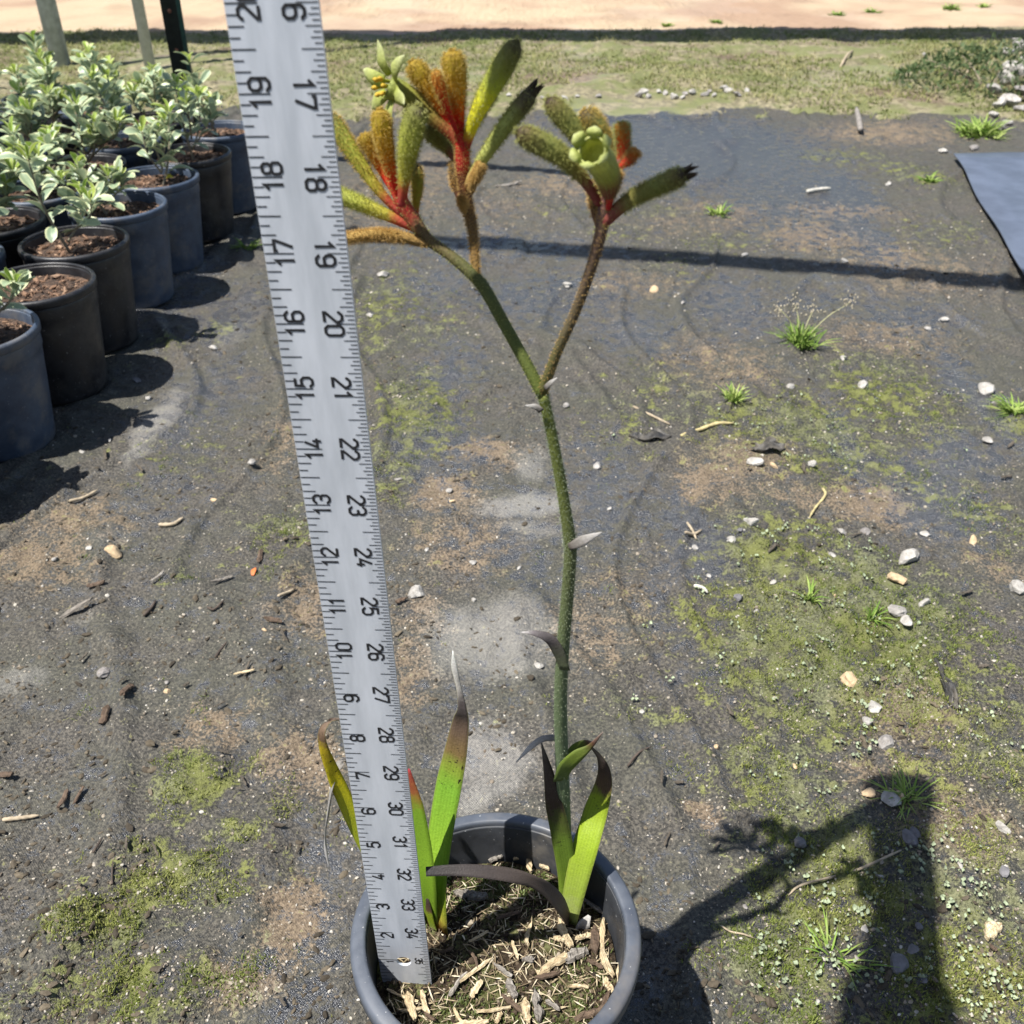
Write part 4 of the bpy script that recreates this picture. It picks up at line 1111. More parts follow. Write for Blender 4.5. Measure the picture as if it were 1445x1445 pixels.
leaf('leaf', [(801, 1285, rb), (801, 1240, rb + .003), (793, 1185, rb + .005), (782, 1135, rb + .008), (774, 1090, rb + .011), (764, 1048, rb + .013)], [24, 27, 29, 25, 14, 1.5], LF5, nrm=(0, -1, .3), twist=[0, 0, 0, .0, .1, .2])
leaf('leaf', [(801, 1304, rb - .006), (812, 1250, rb - .003), (826, 1195, rb + .004), (840, 1148, rb + .016), (851, 1112, rb + .020), (853, 1088, rb + .022), (846, 1068, rb + .022), (832, 1052, rb + .02)], [26, 34, 39, 37, 28, 20, 8, 2], LF6, twist=[0, 0, -.05, -.1, -.1, 0, .4, .8])
# sheaths at the foot of the right shoot
leaf('dead_sheath', [(806, 1298, rb - .004), (816, 1318, rb - .010), (824, 1305, rb - .010), (832, 1292, rb - .006)], [16, 20, 18, 5], LFP, nrm=(0, -.5, .8), twist=[0, .4, .2, 0], vee=.4)
leaf('dead_sheath', [(796, 1290, rb - .003), (794, 1315, rb - .009), (806, 1330, rb - .014)], [14, 18, 4], LFD, nrm=(0, -.5, .8), vee=.4)
leaf('dead_sheath', [(612, 1312, lb - .001), (606, 1290, lb - .002), (602, 1255, lb - .001)], [12, 12, 2], LF6, vee=.3)
# bracts on the stem
leaf('bract', [(803, 772, .358), (820, 764, .357), (835, 757, .357), (849, 751, .357)], [10, 16, 9, 1], LFP, nrm=(0, -.8, .6), n=12)
leaf('bract', [(797, 945, stem_y(945) - .0045), (788, 920, .362), (776, 902, .362), (757, 894, .362), (734, 892, .363)], [16, 19, 15, 9, 1], along_mat('bract_grey', [(0, (.10, .12, .06)), (.4, (.07, .06, .06)), (.8, (.12, .105, .11)), (1, (.45, .43, .42))], .6, .15), nrm=(-.4, -.5, .7), n=18)
BR = along_mat('bract_green', [(0, (.10, .15, .05)), (.4, (.15, .21, .03)), (.68, (.12, .15, .03)), (.8, (.12, .055, .035)), (1, (.26, .20, .17))], .55, .25)
leaf('bract', [(790, 1102, stem_y(1102) - .0045), (799, 1082, .3705), (815, 1066, .370), (832, 1054, .371), (851, 1033, .372)], [20, 25, 20, 9, 1.5], BR, nrm=(.3, -.8, .5), n=18)
leaf('bract', [(800, 1075, .379), (812, 1058, .381), (825, 1050, .381), (838, 1048, .379)], [16, 18, 13, 3], BR, nrm=(.2, -.8, .6), n=14)
leaf('bract', [(800, 1050, .377), (785, 1042, .379), (765, 1043, .379), (748, 1055, .377), (728, 1076, .375)], [8, 9, 9, 8, 1], LFP, nrm=(0, -.6, .8), n=18)
leaf('bract', [(764, 580, .358), (756, 574, .358), (741, 572, .358)], [10, 9, 1], LFP, n=8)
leaf('bract', [(769, 548, .358), (777, 540, .357), (786, 533, .357)], [8, 7, 1], LFP, n=8)

# ------------------------------------------------------------------ row of potted shrubs
t = NT('variegated_leaf')
v, u = t.attr('v'), t.attr('u')
oi = t.n('ObjectInfo').outputs['Random']
ed = t.math('ADD', t.math('ABSOLUTE', v), t.math('MULTIPLY', t.math('SUBTRACT', t.noise(140, 3), .5), 1.1))
ed = t.rng(ed, .60, .86)
gc = t.mix(oi, (.19, .265, .17), (.34, .42, .25))
c = t.mix(ed, gc, (.60, .62, .36))
c = t.mix(t.math('MULTIPLY', t.rng(t.math('ABSOLUTE', v), .0, .12, 1, 0), .5), c, (.40, .45, .28))
t.p(Base_Color=c, Roughness=.42)
LEAF_VAR = t.translucent(c, .25).m
t = NT('young_leaf')
v = t.attr('v'); oi = t.n('ObjectInfo').outputs['Random']
c = t.mix(oi, (.24, .36, .05), (.40, .48, .10))
c = t.mix(t.rng(t.math('ABSOLUTE', v), .7, .95), c, (.58, .60, .30))
t.p(Base_Color=c, Roughness=.4)
LEAF_YOUNG = t.translucent(c, .35).m
TWIG = simple('shrub_stem', (.20, .17, .12), .85, .35, 200, .4)
LEAF_ME = []
def leaf_mesh(mat, cup, fold, wid):
    n, m = 9, 5
    V, A, C, F = [], [], [], []
    for i in range(n):
        s = i / (n - 1)
        w = wid * (np.interp(s, [0, .12, .35, .65, .85, .96, 1], [.10, .16, .52, .96, .92, .5, .12]))
        for j in range(m):
            q = -1 + 2 * j / (m - 1)
            V.append((s, q * w / 2, cup * math.sin(s * math.pi * .9) * .5 - cup * s * s * .6 + fold * abs(q) * w + .015 * math.sin(9 * s + 4 * q)))
            A.append(s); C.append(q)
    F = [(i * m + j, (i + 1) * m + j, (i + 1) * m + j + 1, i * m + j + 1) for i in range(n - 1) for j in range(m - 1)]
    o = mesh('leaf', V, F, mat, attrs={'u': A, 'v': C}); me = o.data
    bpy.data.objects.remove(o)
    return me
LV = [leaf_mesh(LEAF_VAR, c_, f_, w_q) for c_, f_, w_q in ((.12, .12, .42), (.25, .2, .46), (-.05, .28, .38), (.35, .1, .44))]
LY = [leaf_mesh(LEAF_YOUNG, c_, f_, w_q) for c_, f_, w_q in ((.15, .3, .36), (.3, .35, .42), (.0, .4, .30))]
def shrub(loc, H, stems, seed, label, lean=(0, 0), dens=1.0):
    r = np.random.default_rng(seed)
    root = thing('variegated_shrub', label, 'shrub', tuple(loc), 'young shrubs in the row of pots')
    loc = np.array(loc)
    def put(p, d, L, young):
        me = (LY if young else LV)[r.integers(0, 3 if young else 4)]
        o = bpy.data.objects.new('leaf', me); COL.objects.link(o); o.parent = root
        d = d / np.linalg.norm(d)
        upv = np.array([0, 0, 1.0]) + r.normal(0, .35, 3)
        b = np.cross(upv, d); b /= np.linalg.norm(b) + 1e-9; nrm = np.cross(d, b)
        o.matrix_local = Matrix(((d[0] * L, b[0] * L, nrm[0] * L, p[0] - loc[0]), (d[1] * L, b[1] * L, nrm[1] * L, p[1] - loc[1]), (d[2] * L, b[2] * L, nrm[2] * L, p[2] - loc[2]), (0, 0, 0, 1)))
    for s in range(stems):
        a = r.uniform(0, 6.28); sp = (.02 if s == 0 else r.uniform(.03, .065))
        h = H * (1 if s == 0 else r.uniform(.5, .85))
        z0 = 0 if s == 0 else H * r.uniform(.1, .4)
        b0 = loc + np.array([lean[0] * z0, lean[1] * z0, z0])
        tip = loc + np.array([lean[0] * h + math.cos(a) * sp, lean[1] * h + math.sin(a) * sp, h])
        mid = (b0 + tip) / 2 + np.array([math.cos(a) * sp * .35, math.sin(a) * sp * .35, 0]) + r.normal(0, .004, 3)
        C = catmull([b0 - (0, 0, .006), mid, tip], 14)
        V, F, u = tube(C, np.interp(np.linspace(0, 1, 14), [0, 1], [.0026 if s == 0 else .0019, .0009]), 7)
        mesh('stem', V, F, TWIG, root)
        n = int((13 if s == 0 else 9) * dens)
        for k in range(n):
            f = .28 + .62 * k / n
            i = min(13, int(f * 13)); p = C[i]
            ang = k * 2.4 + r.uniform(-.4, .4)
            el = .15 + .8 * f + r.normal(0, .2)
            d = np.array([math.cos(ang) * math.cos(el), math.sin(ang) * math.cos(el), math.sin(el)])
            put(p, d, r.uniform(.026, .048), False)
        nt = 7 + int(r.integers(0, 3))
        for k in range(nt):                        # whorl at the shoot tip, youngest leaves in its centre
            ang = k * 2.4 + a
            el = .35 + .95 * k / nt + r.normal(0, .1)
            d = np.array([math.cos(ang) * math.cos(el), math.sin(ang) * math.cos(el), math.sin(el)])
            put(tip - (0, 0, .006 * (1 - k / nt)), d, r.uniform(.026, .043) * (1 - .35 * k / nt), k > nt - 5)
    return root
MULCH_M = tint_mat('bark_mulch', [(0, (.035, .022, .015)), (.4, (.13, .075, .048)), (.75, (.27, .165, .105)), (1, (.42, .29, .20))], .85, .5, 250)
ROWH, ROWR = .164, .0795
COL1 = [(-.715, .835), (-.70, 1.003), (-.673, 1.163), (-.657, 1.324), (-.662, 1.488), (-.655, 1.668), (-.645, 1.836), (-.628, 2.012), (-.612, 2.19)]
COL2 = [(-.845, 1.25), (-.822, 1.415), (-.826, 1.582), (-.818, 1.75), (-.806, 1.925), (-.79, 2.10), (-.775, 2.285)]
COL3 = [(-.985, 1.68), (-.985, 1.86), (-.975, 2.03), (-.96, 2.21), (-.945, 2.40)]
COL4 = [(-1.145, 2.12), (-1.13, 2.31), (-1.115, 2.50)]
# look of every pot and shrub: material, pot words, shrub height, stems, shrub words
POTWORD = {'k': ('black plastic pot', POT_BLACK), 's': ('slate-blue plastic pot', POT_SLATE)}
ROWS = []
for i, p in enumerate(COL1):
    ROWS.append((p, 'ksskkskks'[i % 9], 'outer row'))
ROWS[2] = (COL1[2], 's', 'outer row'); ROWS[3] = (COL1[3], 'k', 'outer row'); ROWS[4] = (COL1[4], 'k', 'outer row'); ROWS[5] = (COL1[5], 's', 'outer row'); ROWS[6] = (COL1[6], 's', 'outer row'); ROWS[7] = (COL1[7], 'k', 'outer row'); ROWS[8] = (COL1[8], 's', 'outer row')
for c_i, cc in enumerate((COL2, COL3, COL4)):
    for i, p in enumerate(cc): ROWS.append((p, 'ks'[(i + c_i) % 2], 'row ' + str(c_i)))
HEI = [.12, .13, .115, None, .155, .085, .12, .15, .17, .13, .16, .18, .15, .17, .19, .16, .17, .18, .16, .18, .19, .18, .17, .19]
ORD = ['first', 'second', 'third', 'fourth', 'fifth', 'sixth', 'seventh', 'eighth', 'ninth']
def row_label(i, what, word):
    j = i
    for nm, cc in (('outer row', COL1), ('second row', COL2), ('third row', COL3), ('innermost row', COL4)):
        if j < len(cc):
            return '%s, %s from the grass end of the %s' % (what, ORD[len(cc) - 1 - j], nm)
        j -= len(cc)
r = np.random.default_rng(99)
for i, ((X, Y), k, _) in enumerate(ROWS):
    word, m = POTWORD[k]
    gzv = float(np.min(ground_z(X + np.array([0, .06, -.06, 0, 0]), Y + np.array([0, 0, 0, .06, -.06]))))
    Hh = ROWH + r.uniform(-.002, .003)
    root, soil, hf = pot((X, Y, max(gzv, -.002) + .001), Hh, ROWR, .062, .0045, m, row_label(i, word, k), 'pots in the rows of young shrubs', drop=.017, soilmat=MAT_MULCHSOIL, soil_amp=.004)
    acc = Acc()
    for q in range(260 if i < 12 else 150):
        a, d = r.uniform(0, 6.283), math.sqrt(r.uniform()) * .066
        x_, y_ = X + d * math.cos(a), Y + d * math.sin(a)
        L = float(np.clip(r.lognormal(math.log(.009), .5), .004, .026)); W = L * r.uniform(.2, .5); T = W * .35
        V = rock_shape(r, ICO1[0], .5, 1.0, 6) * np.array([L / 2, W / 2, T]) @ rotm(r.normal(0, .5), r.normal(0, .35), r.uniform(0, 6.28)).T
        acc.add(V + (x_, y_, float(hf(x_, y_)[0]) + .002), ICO1[1], tint=r.uniform())
    acc.build('bark_mulch', MULCH_M, soil, smooth=False, kind='stuff')
    if i == 3: continue                            # the pot that holds only mulch
    Hs = (HEI[i % len(HEI)] or .12) * (.95 if i < 9 else .72)
    ox, oy = r.normal(0, .008), r.normal(0, .008)
    shrub((X + ox, Y + oy, float(hf(X + ox, Y + oy)[0])), Hs, int((3 if i < 9 else 5) + r.integers(0, 3)), 300 + i, row_label(i, 'cream-edged young shrub in %s' % word.replace('plastic ', ''), k), lean=(r.normal(0, .15), r.normal(0, .15)), dens=1.1 if i < 9 else 1.5)

# ------------------------------------------------------------------ posts and overhead rails of the shade frame
GALV = simple('galvanised_steel', (.42, .47, .53), .5, .18, 40, .1, .001, metal=.4)
PAINT = simple('green_black_steel', (.012, .016, .014), .5, .3, 60, .2)
RUSTY = simple('flaked_rust', (.25, .11, .07), .9, .3, 90, .4)
GREENP = simple('green_post_paint', (.030, .075, .062), .5, .25, 60, .2)
def pipe(name, a, b, rad, mat, parent=None, n=18):
    V, F, u = tube(np.array([a, b], float), [rad, rad], n)
    return mesh(name, V, F, mat, parent)
# steel frame whose wide top beam shades the verge of the road
pA0, pA1 = gy(104, 150, 3.42), gy(70, 0, 3.42)
frameB = thing('shade_frame', 'galvanised pipe frame with tall posts behind the potted shrubs', 'frame', (pA0[0], 3.42, 0))
HB = 2.35
kx, ky = SUN_K * math.cos(SUN_AZ), SUN_K * math.sin(SUN_AZ)
yb0 = 4.27 - ky * HB
x1, x2 = float(gy(80, 45, yb0)[0]), float(gy(206, 45, yb0)[0])
pipe('post', (x1, yb0 - .02, -.1), (x1 - .03, yb0 - .02, HB), .031, GALV, frameB)
pipe('post', (x2, yb0 - .02, -.1), (x2 - .02, yb0 - .02, HB), .019, simple('pale_pipe', (.46, .47, .46), .55, .12, 50, .1), frameB)
pipe('post', (3.6, yb0 + .1, -.1), (3.6, yb0 + .1, HB), .031, GALV, frameB)
def beam(x0, x1, y0, y1, z, wy, hz, mat, parent, name='beam'):
    V = []
    for x, y in ((x0, y0), (x1, y1)):
        V += [(x, y - wy / 2, z - hz / 2), (x, y + wy / 2, z - hz / 2), (x, y + wy / 2, z + hz / 2), (x, y - wy / 2, z + hz / 2)]
    F = [(0, 1, 2, 3)[::-1], (4, 5, 6, 7), (0, 1, 5, 4), (1, 2, 6, 5), (2, 3, 7, 6), (3, 0, 4, 7)]
    return mesh(name, V, F, mat, parent, smooth=False)
TIMBER = simple('grey_timber', (.24, .21, .17), .85, .25, 30, .3)
beam(-5.5, 3.8, yb0 - .06, yb0 + .20, HB, .25, .05, TIMBER, frameB)
# nearer single rail on two posts, out of the picture: its shadow crosses the cloth
HR = 2.2
rail = thing('overhead_rail', 'timber rail on two posts spanning over the weed cloth', 'frame', (-2.4, 1.5, 0))
def rail_y(x):                                     # shadow line y = 1.93 - .222 x moved back towards the sun
    return (1.936 - .222 * (x + kx * HR)) - ky * HR
beam(-2.5, 2.9, rail_y(-2.5), rail_y(2.9), HR, .055, .05, TIMBER, rail, 'rail')
for x_ in (-2.4, 2.8):
    pipe('post', (x_, rail_y(x_), -.1), (x_, rail_y(x_), HR - .03), .04, TIMBER, rail)
# dark perforated T-section sign post among the pots
tp0, tp1 = gy(262, 148, 2.62), gy(226, -60, 2.50)
d_ = tp1 - tp0; tp0 = tp0 - d_ * (tp0[2] + .05) / d_[2]; tp1 = tp0 + d_ / d_[2] * 1.9
tpost = thing('steel_post', 'dark steel post with a row of holes leaning behind the shrubs', 'post', (float(tp0[0]), float(tp0[1]), 0))
ax_ = d_ / np.linalg.norm(d_); bx = np.array([1, .25, 0]); bx = bx - ax_ * (bx @ ax_); bx /= np.linalg.norm(bx); cx_ = np.cross(ax_, bx)
def bar(c0, c1, wx, wy, mat, name, ox=0, oy=0):
    V = []
    for c in (c0, c1):
        for sx, sy in ((-1, -1), (1, -1), (1, 1), (-1, 1)):
            V.append(c + bx * (ox + sx * wx / 2) + cx_ * (oy + sy * wy / 2))
    F = [(3, 2, 1, 0), (4, 5, 6, 7), (0, 1, 5, 4), (1, 2, 6, 5), (2, 3, 7, 6), (3, 0, 4, 7)]
    return mesh(name, V, F, mat, tpost, smooth=False)
bar(tp0, tp1, .034, .005, PAINT, 'flange')
bar(tp0, tp1, .005, .03, PAINT, 'web', 0, .0172)
bar(tp0, tp1, .010, .006, GREENP, 'edge_strip', .0222, .0005)
for q in range(18):
    c = tp0 + (tp1 - tp0) * (.16 + .045 * q)
    V, F = rock_shape(np.random.default_rng(q), ICO1[0], .4, 1.0) , ICO1[1]
    V = V * .006
    V = c + np.outer(V[:, 0], bx) + np.outer(V[:, 1] * .35, cx_) + np.outer(V[:, 2] * 1.2, ax_) - cx_ * .0022
    mesh('punched_hole', V, F, RUSTY, tpost)

# ------------------------------------------------------------------ stones
t = NT('stone')
oi = t.n('ObjectInfo').outputs['Random']
a1, a2 = t.noise(70, 5, .65), t.noise(400, 3)
c = t.mix(t.rng(a1, .3, .7), (.20, .185, .165), (.44, .42, .385))
c = t.mix(t.rng(oi, .55, 1.0), c, t.mix(1.0, c, (.62, .60, .62), 'MULTIPLY'))
c = t.mix(t.rng(a2, .60, .72), c, (.20, .17, .13))
t.p(Base_Color=c, Roughness=.85, Normal=t.bump(t.math('ADD', a1, a2), .5, .002))
ST_PALE = t.m
ST_TAN = simple('tan_stone', (.45, .33, .20), .85, .25, 90, .5, .002)
ST_DARK = simple('dark_stone', (.13, .125, .13), .8, .3, 90, .5, .002)
STONES = [(1280, 793, 34, 'p'), (1263, 826, 27, 't'), (1266, 878, 30, 'p'), (1277, 892, 26, 'p'), (1300, 862, 22, 'p'), (1373, 768, 19, 't'), (1058, 750, 20, 'p'), (1043, 760, 12, 'd'), (1187, 751, 17, 'p'), (1222, 755, 16, 'p'), (1173, 787, 13, 'p'), (1305, 757, 16, 'p'), (1436, 838, 28, 'p'), (1195, 970, 25, 't'),
          (1230, 1005, 22, 'p'), (1222, 1022, 17, 'p'), (1249, 1055, 26, 'p'), (1042, 850, 15, 'd'), (1067, 868, 9, 'p'), (1030, 771, 17, 'p'), (981, 777, 12, 'p'), (1090, 826, 10, 'p'), (1175, 846, 12, 't'), (1255, 1137, 28, 'p'), (1267, 1126, 18, 't'), (1282, 1192, 30, 'd'), (1288, 1180, 20, 'd'), (1224, 1127, 22, 't'), (1128, 1200, 25, 'd'), (1260, 1376, 36, 'd'), (1283, 1355, 20, 'd'), (1293, 1320, 14, 'd'),
          (1412, 1179, 24, 'p'), (1213, 1332, 11, 'p'), (1350, 1233, 14, 'p'), (1410, 1243, 18, 'd'), (1065, 658, 21, 'p'), (1092, 663, 14, 't'), (1144, 662, 16, 'p'), (1217, 547, 17, 'p'), (1394, 625, 19, 'p'), (1412, 575, 22, 'p'), (1388, 553, 26, 'p'), (1330, 453, 15, 'p'), (1308, 465, 11, 'p'), (1115, 548, 14, 'p'), (1190, 510, 15, 'p'), (1120, 1090, 10, 't'), (1297, 1395, 13, 'd'), (1240, 1240, 12, 'p'),
          (843, 661, 17, 'p'), (798, 573, 14, 'p'), (800, 408, 15, 'p'), (922, 411, 13, 't'), (963, 431, 9, 'p'), (541, 390, 18, 'p'), (523, 452, 10, 'p'), (302, 491, 17, 'p'), (358, 664, 15, 'p'), (163, 788, 29, 't'), (130, 784, 11, 'p'), (80, 800, 11, 'p'), (150, 957, 20, 'p'), (589, 843, 27, 'p'), (668, 802, 13, 'p'), (733, 804, 9, 'p'), (562, 684, 12, 'p'), (634, 698, 11, 'p'), (638, 712, 9, 't'), (602, 784, 10, 'p'), (760, 943, 15, 'p'), (668, 850, 9, 'p'), (155, 623, 10, 'p'), (117, 643, 8, 'p'), (210, 563, 12, 'p'), (193, 540, 14, 'd'), (303, 709, 11, 't'), (236, 966, 9, 'p'), (237, 978, 11, 't'), (375, 900, 8, 't'), (1330, 216, 14, 'p'), (1374, 211, 15, 'p'), (1253, 262, 10, 'p'), (1366, 88, 9, 'p'), (1302, 89, 10, 'p'), (1190, 373, 13, 'p'), (1050, 363, 9, 'p'), (860, 720, 8, 'p'), (1000, 815, 8, 'p'), (905, 1010, 9, 'p'), (1010, 1060, 8, 't'), (975, 1270, 7, 'p'), (960, 1290, 7, 'p'), (1050, 1290, 8, 'p'), (1120, 1420, 9, 'p'), (1150, 1428, 10, 'p'), (1097, 1400, 9, 't')]
for q in range(16):                                # broken stones along the edge of the turf
    STONES.append((900 + q * 10 + rng.uniform(-5, 5), 140 + rng.uniform(-5, 4), rng.uniform(9, 17), 'pe'))
for q in range(7):
    STONES.append((690 + q * 26 + rng.uniform(-8, 8), 146 + rng.uniform(-4, 4), rng.uniform(8, 13), 'pe'))
for X, Y, w in [(1402, 148, 26), (1418, 140, 34), (1436, 134, 38), (1438, 112, 34), (1424, 118, 30), (1446, 150, 36), (1408, 160, 22), (1425, 158, 28), (1442, 165, 26), (1398, 172, 16), (1412, 185, 18), (1460, 125, 40), (1462, 152, 34), (1420, 178, 18)]:
    STONES.append((X, Y, w, 'r'))
SL = {'p': ('small pale grey stone lying loose on the muddy weed cloth', 'pale stones on the cloth', ST_PALE), 't': ('small tan stone lying loose on the muddy weed cloth', 'tan stones on the cloth', ST_TAN), 'd': ('dark grey stone lying loose on the muddy weed cloth', 'dark stones on the cloth', ST_DARK),
      'pe': ('broken pale stone along the edge between cloth and turf', 'stones along the turf edge', ST_PALE), 'r': ('pale rubble stone heaped in the pile beside the turf', 'rubble stones in the pile', ST_PALE)}
OWN = {(1280, 793): 'largest white knobbly stone on the mossy ground', (1263, 826): 'rounded tan stone beside the largest white stone on the moss', (163, 788): 'flat cream oval stone on the cloth beside the row of pots', (1260, 1376): 'large smooth bluish stone in the shadow of the plant', (589, 843): 'flat white chip of stone beside the yardstick', (150, 957): 'white angular pebble on the bare dark cloth beside bark bits',
       (1266, 878): 'upper of two touching white stones on the moss', (1277, 892): 'lower of two touching white stones on the moss', (843, 661): 'single white pebble on bare cloth right behind the stem', (1255, 1137): 'white stone at the foot of a grass tuft beside the plant shadow'}
r = np.random.default_rng(41)
for X, Y, w, k in STONES:
    p = gz(X, Y)
    s = px(w, p)
    V = rock_shape(r, ICO2[0], .55, .62, 7) * s * .52
    z = float(ground_z(p[0], p[1])[0])
    up = .0
    if k == 'r': up = max(0, (168 - Y)) * .0011
    lab, grp, m = SL[k]
    o = mesh('stone', (V @ rotm(r.normal(0, .2), r.normal(0, .2), r.uniform(0, 6.28)).T), ICO2[1], m, smooth=False)
    o.location = (p[0], p[1] + up * 1.2, z + s * .16 + up)
    if (X, Y) in OWN: tag(o, OWN[(X, Y)], 'stone')
    elif k in ('p', 't', 'd'):
        mk_ = [float(q[0]) for q in masks(np.array([p[0]]), np.array([p[1]]))]
        gd = 'green moss' if mk_[0] > .45 else 'brown silt' if mk_[3] > .45 else 'bare dark cloth'
        sz_ = 'larger' if s > .0125 else 'tiny' if s < .0075 else 'small'
        hue = {'p': 'pale grey', 't': 'tan', 'd': 'dark grey'}[k]
        tag(o, '%s %s stone lying loose on %s' % (sz_, hue, gd), 'stone', '%s %s stones on %s' % (sz_, hue, gd))
    else: tag(o, lab, 'stone', grp)

# ------------------------------------------------------------------ weeds
def tuft(X, Y, n, hp, spread, label, seed, mat=None, wpx=3.0, name='grass_tuft'):
    r = np.random.default_rng(seed)
    p = gz(X, Y); p[2] = float(ground_z(p[0], p[1])[0])
    root = thing(name, label, 'grass tuft' if name == 'grass_tuft' else 'weed', tuple(p))
    H = px(hp, p); acc = Acc()
    wpx *= .75
    for k in range(int(n * 1.8)):
        a = r.uniform(0, 6.28); l = H * r.uniform(.3, 1.1); el = r.uniform(.5, 1.45) if spread < 1.2 else r.uniform(.15, 1.0)
        d = np.array([math.cos(a) * math.cos(el), math.sin(a) * math.cos(el), math.sin(el)])
        b = p + np.array([r.normal(0, H * .12 * spread), r.normal(0, H * .12 * spread), -.003])
        Q = [b, b + d * l * .55, b + d * l * .9 + np.array([d[0], d[1], -.35]) * l * .22]
        nr = np.cross(d, np.array([-d[1], d[0], 0.01]))
        V, F, u, v = strap(Q, [px(wpx, p) * .8, px(wpx, p), px(.5, p)], nr + r.normal(0, .2, 3), .0003, .3, n=7)
        acc.add(V, F, tint=r.uniform())
    acc.build('blades', mat or MAT_WEED, root, smooth=True, kind='stuff')
    return root, p
root, p = tuft(1128, 488, 90, 48, 1.1, 'bright green grass clump with seed heads on the cloth', 1)
for q, (dx, dy) in enumerate(((70, -60), (-28, -52), (-5, -55), (20, -50))):  # seed heads
    tip = gy(1128 + dx, 488 + dy, p[1] + .01 * q)
    V, F, u = tube(catmull([p, (p + tip) / 2 + (0, 0, .01), tip], 12), np.linspace(.0008, .0005, 12), 6)
    st = mesh('seed_stalk', V, F, simple('straw_stalk', (.35, .34, .18), .8), root)
    acc = Acc(); rr = np.random.default_rng(q)
    for k in range(26):
        b = tip + rr.normal(0, .006, 3) * (1, 1, 1.4)
        acc.add(ICO1[0] * np.array([.0011, .0011, .0022]) + b, ICO1[1])
    acc.build('seed_head', simple('straw_seed', (.38, .33, .24), .85), st, kind='stuff')
tuft(1035, 572, 40, 32, 1.0, 'small bright green grass sprout beside the yellow straw', 2)
tuft(1276, 1130, 46, 55, 1.2, 'fresh green grass tuft beside two white stones near the plant shadow', 3)
tuft(1175, 1368, 22, 62, 1.4, 'sparse grass sprout on the moss beside the shadow', 4, wpx=4)
tuft(1012, 306, 30, 26, 1.2, 'pale star shaped grass sprout on the far cloth', 5)
tuft(1378, 190, 190, 36, 2.6, 'wide lime green grass clump beside the rubble pile', 6)
tuft(1310, 258, 60, 20, 2.2, 'low weedy green clump with dark base on the far cloth', 7)
tuft(350, 352, 26, 26, 1.2, 'dark green weed sprout in the shade of the last pots', 8)
tuft(1432, 585, 50, 40, 1.2, 'pale green weed tuft beside flat white stones', 9)
tuft(440, 600, 18, 26, 1.0, 'thin grass sprout beside the yardstick on the dirt', 10)
tuft(1230, 880, 14, 40, 1.0, 'few thin grass blades beside touching white stones', 11)
tuft(1140, 855, 14, 34, 1.0, 'few thin grass blades among pale liverwort', 12)
for q, (X, Y, h) in enumerate([(1340, 22, 14), (1180, 28, 10), (1230, 25, 12), (1010, 42, 9), (940, 44, 8), (1385, 18, 10)]):
    tuft(X, Y, 46, h, 2.4, ['yellow-green grass patch growing in the tan road', 'small faded grass patch on the road near the verge', 'low grass patch on the road between two others', 'tiny grass patch at the road edge', 'tiny green patch at the verge line', 'faint far grass patch on the road'][q], 20 + q)
# low dark green bush beside the rubble pile
p = gz(1392, 128)
bush = thing('low_bush', 'low grey-green bush growing against the rubble pile', 'bush', (p[0], p[1], 0))
r = np.random.default_rng(8); acc = Acc()
for k in range(1500):
    a = r.uniform(0, 6.28); q = math.sqrt(r.uniform()); h = .13 * (1 - q * q) * r.uniform(.5, 1.0)
    c = np.array([p[0] + .30 * q * math.cos(a), p[1] + .22 * q * math.sin(a), .02 + h])
    d = r.normal(size=3); d[2] = abs(d[2]) + .3; d /= np.linalg.norm(d); e = np.cross(d, r.normal(size=3)); e /= np.linalg.norm(e)
    L = r.uniform(.012, .028); w = L * .35
    acc.add([c, c + d * L * .5 + e * w / 2, c + d * L, c + d * L * .5 - e * w / 2], [(0, 1, 2, 3)], tint=r.uniform())
acc.build('foliage', blade_mat('bush_leaf', (.06, .085, .04), (.11, .145, .07), (.18, .22, .12)), bush, smooth=False, kind='stuff')
for k in range(7):
    a = k * .9
    V, F, u = tube(catmull([(p[0], p[1], -.01), (p[0] + .1 * math.cos(a), p[1] + .08 * math.sin(a), .05), (p[0] + .2 * math.cos(a), p[1] + .15 * math.sin(a), .08)], 8), np.linspace(.004, .0015, 8), 6)
    mesh('branch', V, F, TWIG, bush)

# ------------------------------------------------------------------ twigs, bark and scraps on the cloth
STRAW = simple('straw', (.42, .35, .17), .8, .3, 150, .3)
TWD = simple('dark_twig', (.06, .045, .035), .85, .3, 150, .3)
TWP = simple('pale_twig', (.32, .26, .18), .85, .3, 150, .3)
TWW = simple('white_stick', (.42, .40, .35), .8, .2, 150, .3)
def twig(pts, w, mat, label, lift=.002, cat='twig'):
    P = []
    for X, Y in pts:
        q = gz(X, Y); q[2] = float(ground_z(q[0], q[1])[0]) + lift
        P.append(q)
    rad = px(w, P[0]) / 2
    C = catmull(P, 16); C[:, 2] += rad * .5
    V, F, u = tube(C, rad * np.interp(np.linspace(0, 1, 16), [0, .1, .8, 1], [.6, 1, .85, .4]) * (1 + .12 * np.sin(np.arange(16) * 2.1)), 7)
    tag(mesh('twig', V, F, mat), label, cat)
twig([(100, 716), (120, 708), (140, 697)], 5, TWP, 'short pale twig beside the shade of the pots')
twig([(225, 745), (245, 744), (260, 738)], 6, TWP, 'curved tan twig on the open cloth beside the row of pots')
twig([(960, 624), (985, 611), (1010, 605), (1035, 602)], 6, STRAW, 'bent yellow straw stalk beside the small grass sprout')
twig([(893, 580), (920, 590), (945, 602)], 4, TWP, 'thin tan stalk pointing at the yellow straw')
twig([(1160, 692), (1163, 706), (1150, 720), (1140, 740)], 4, STRAW, 'curled thin straw on the moss')
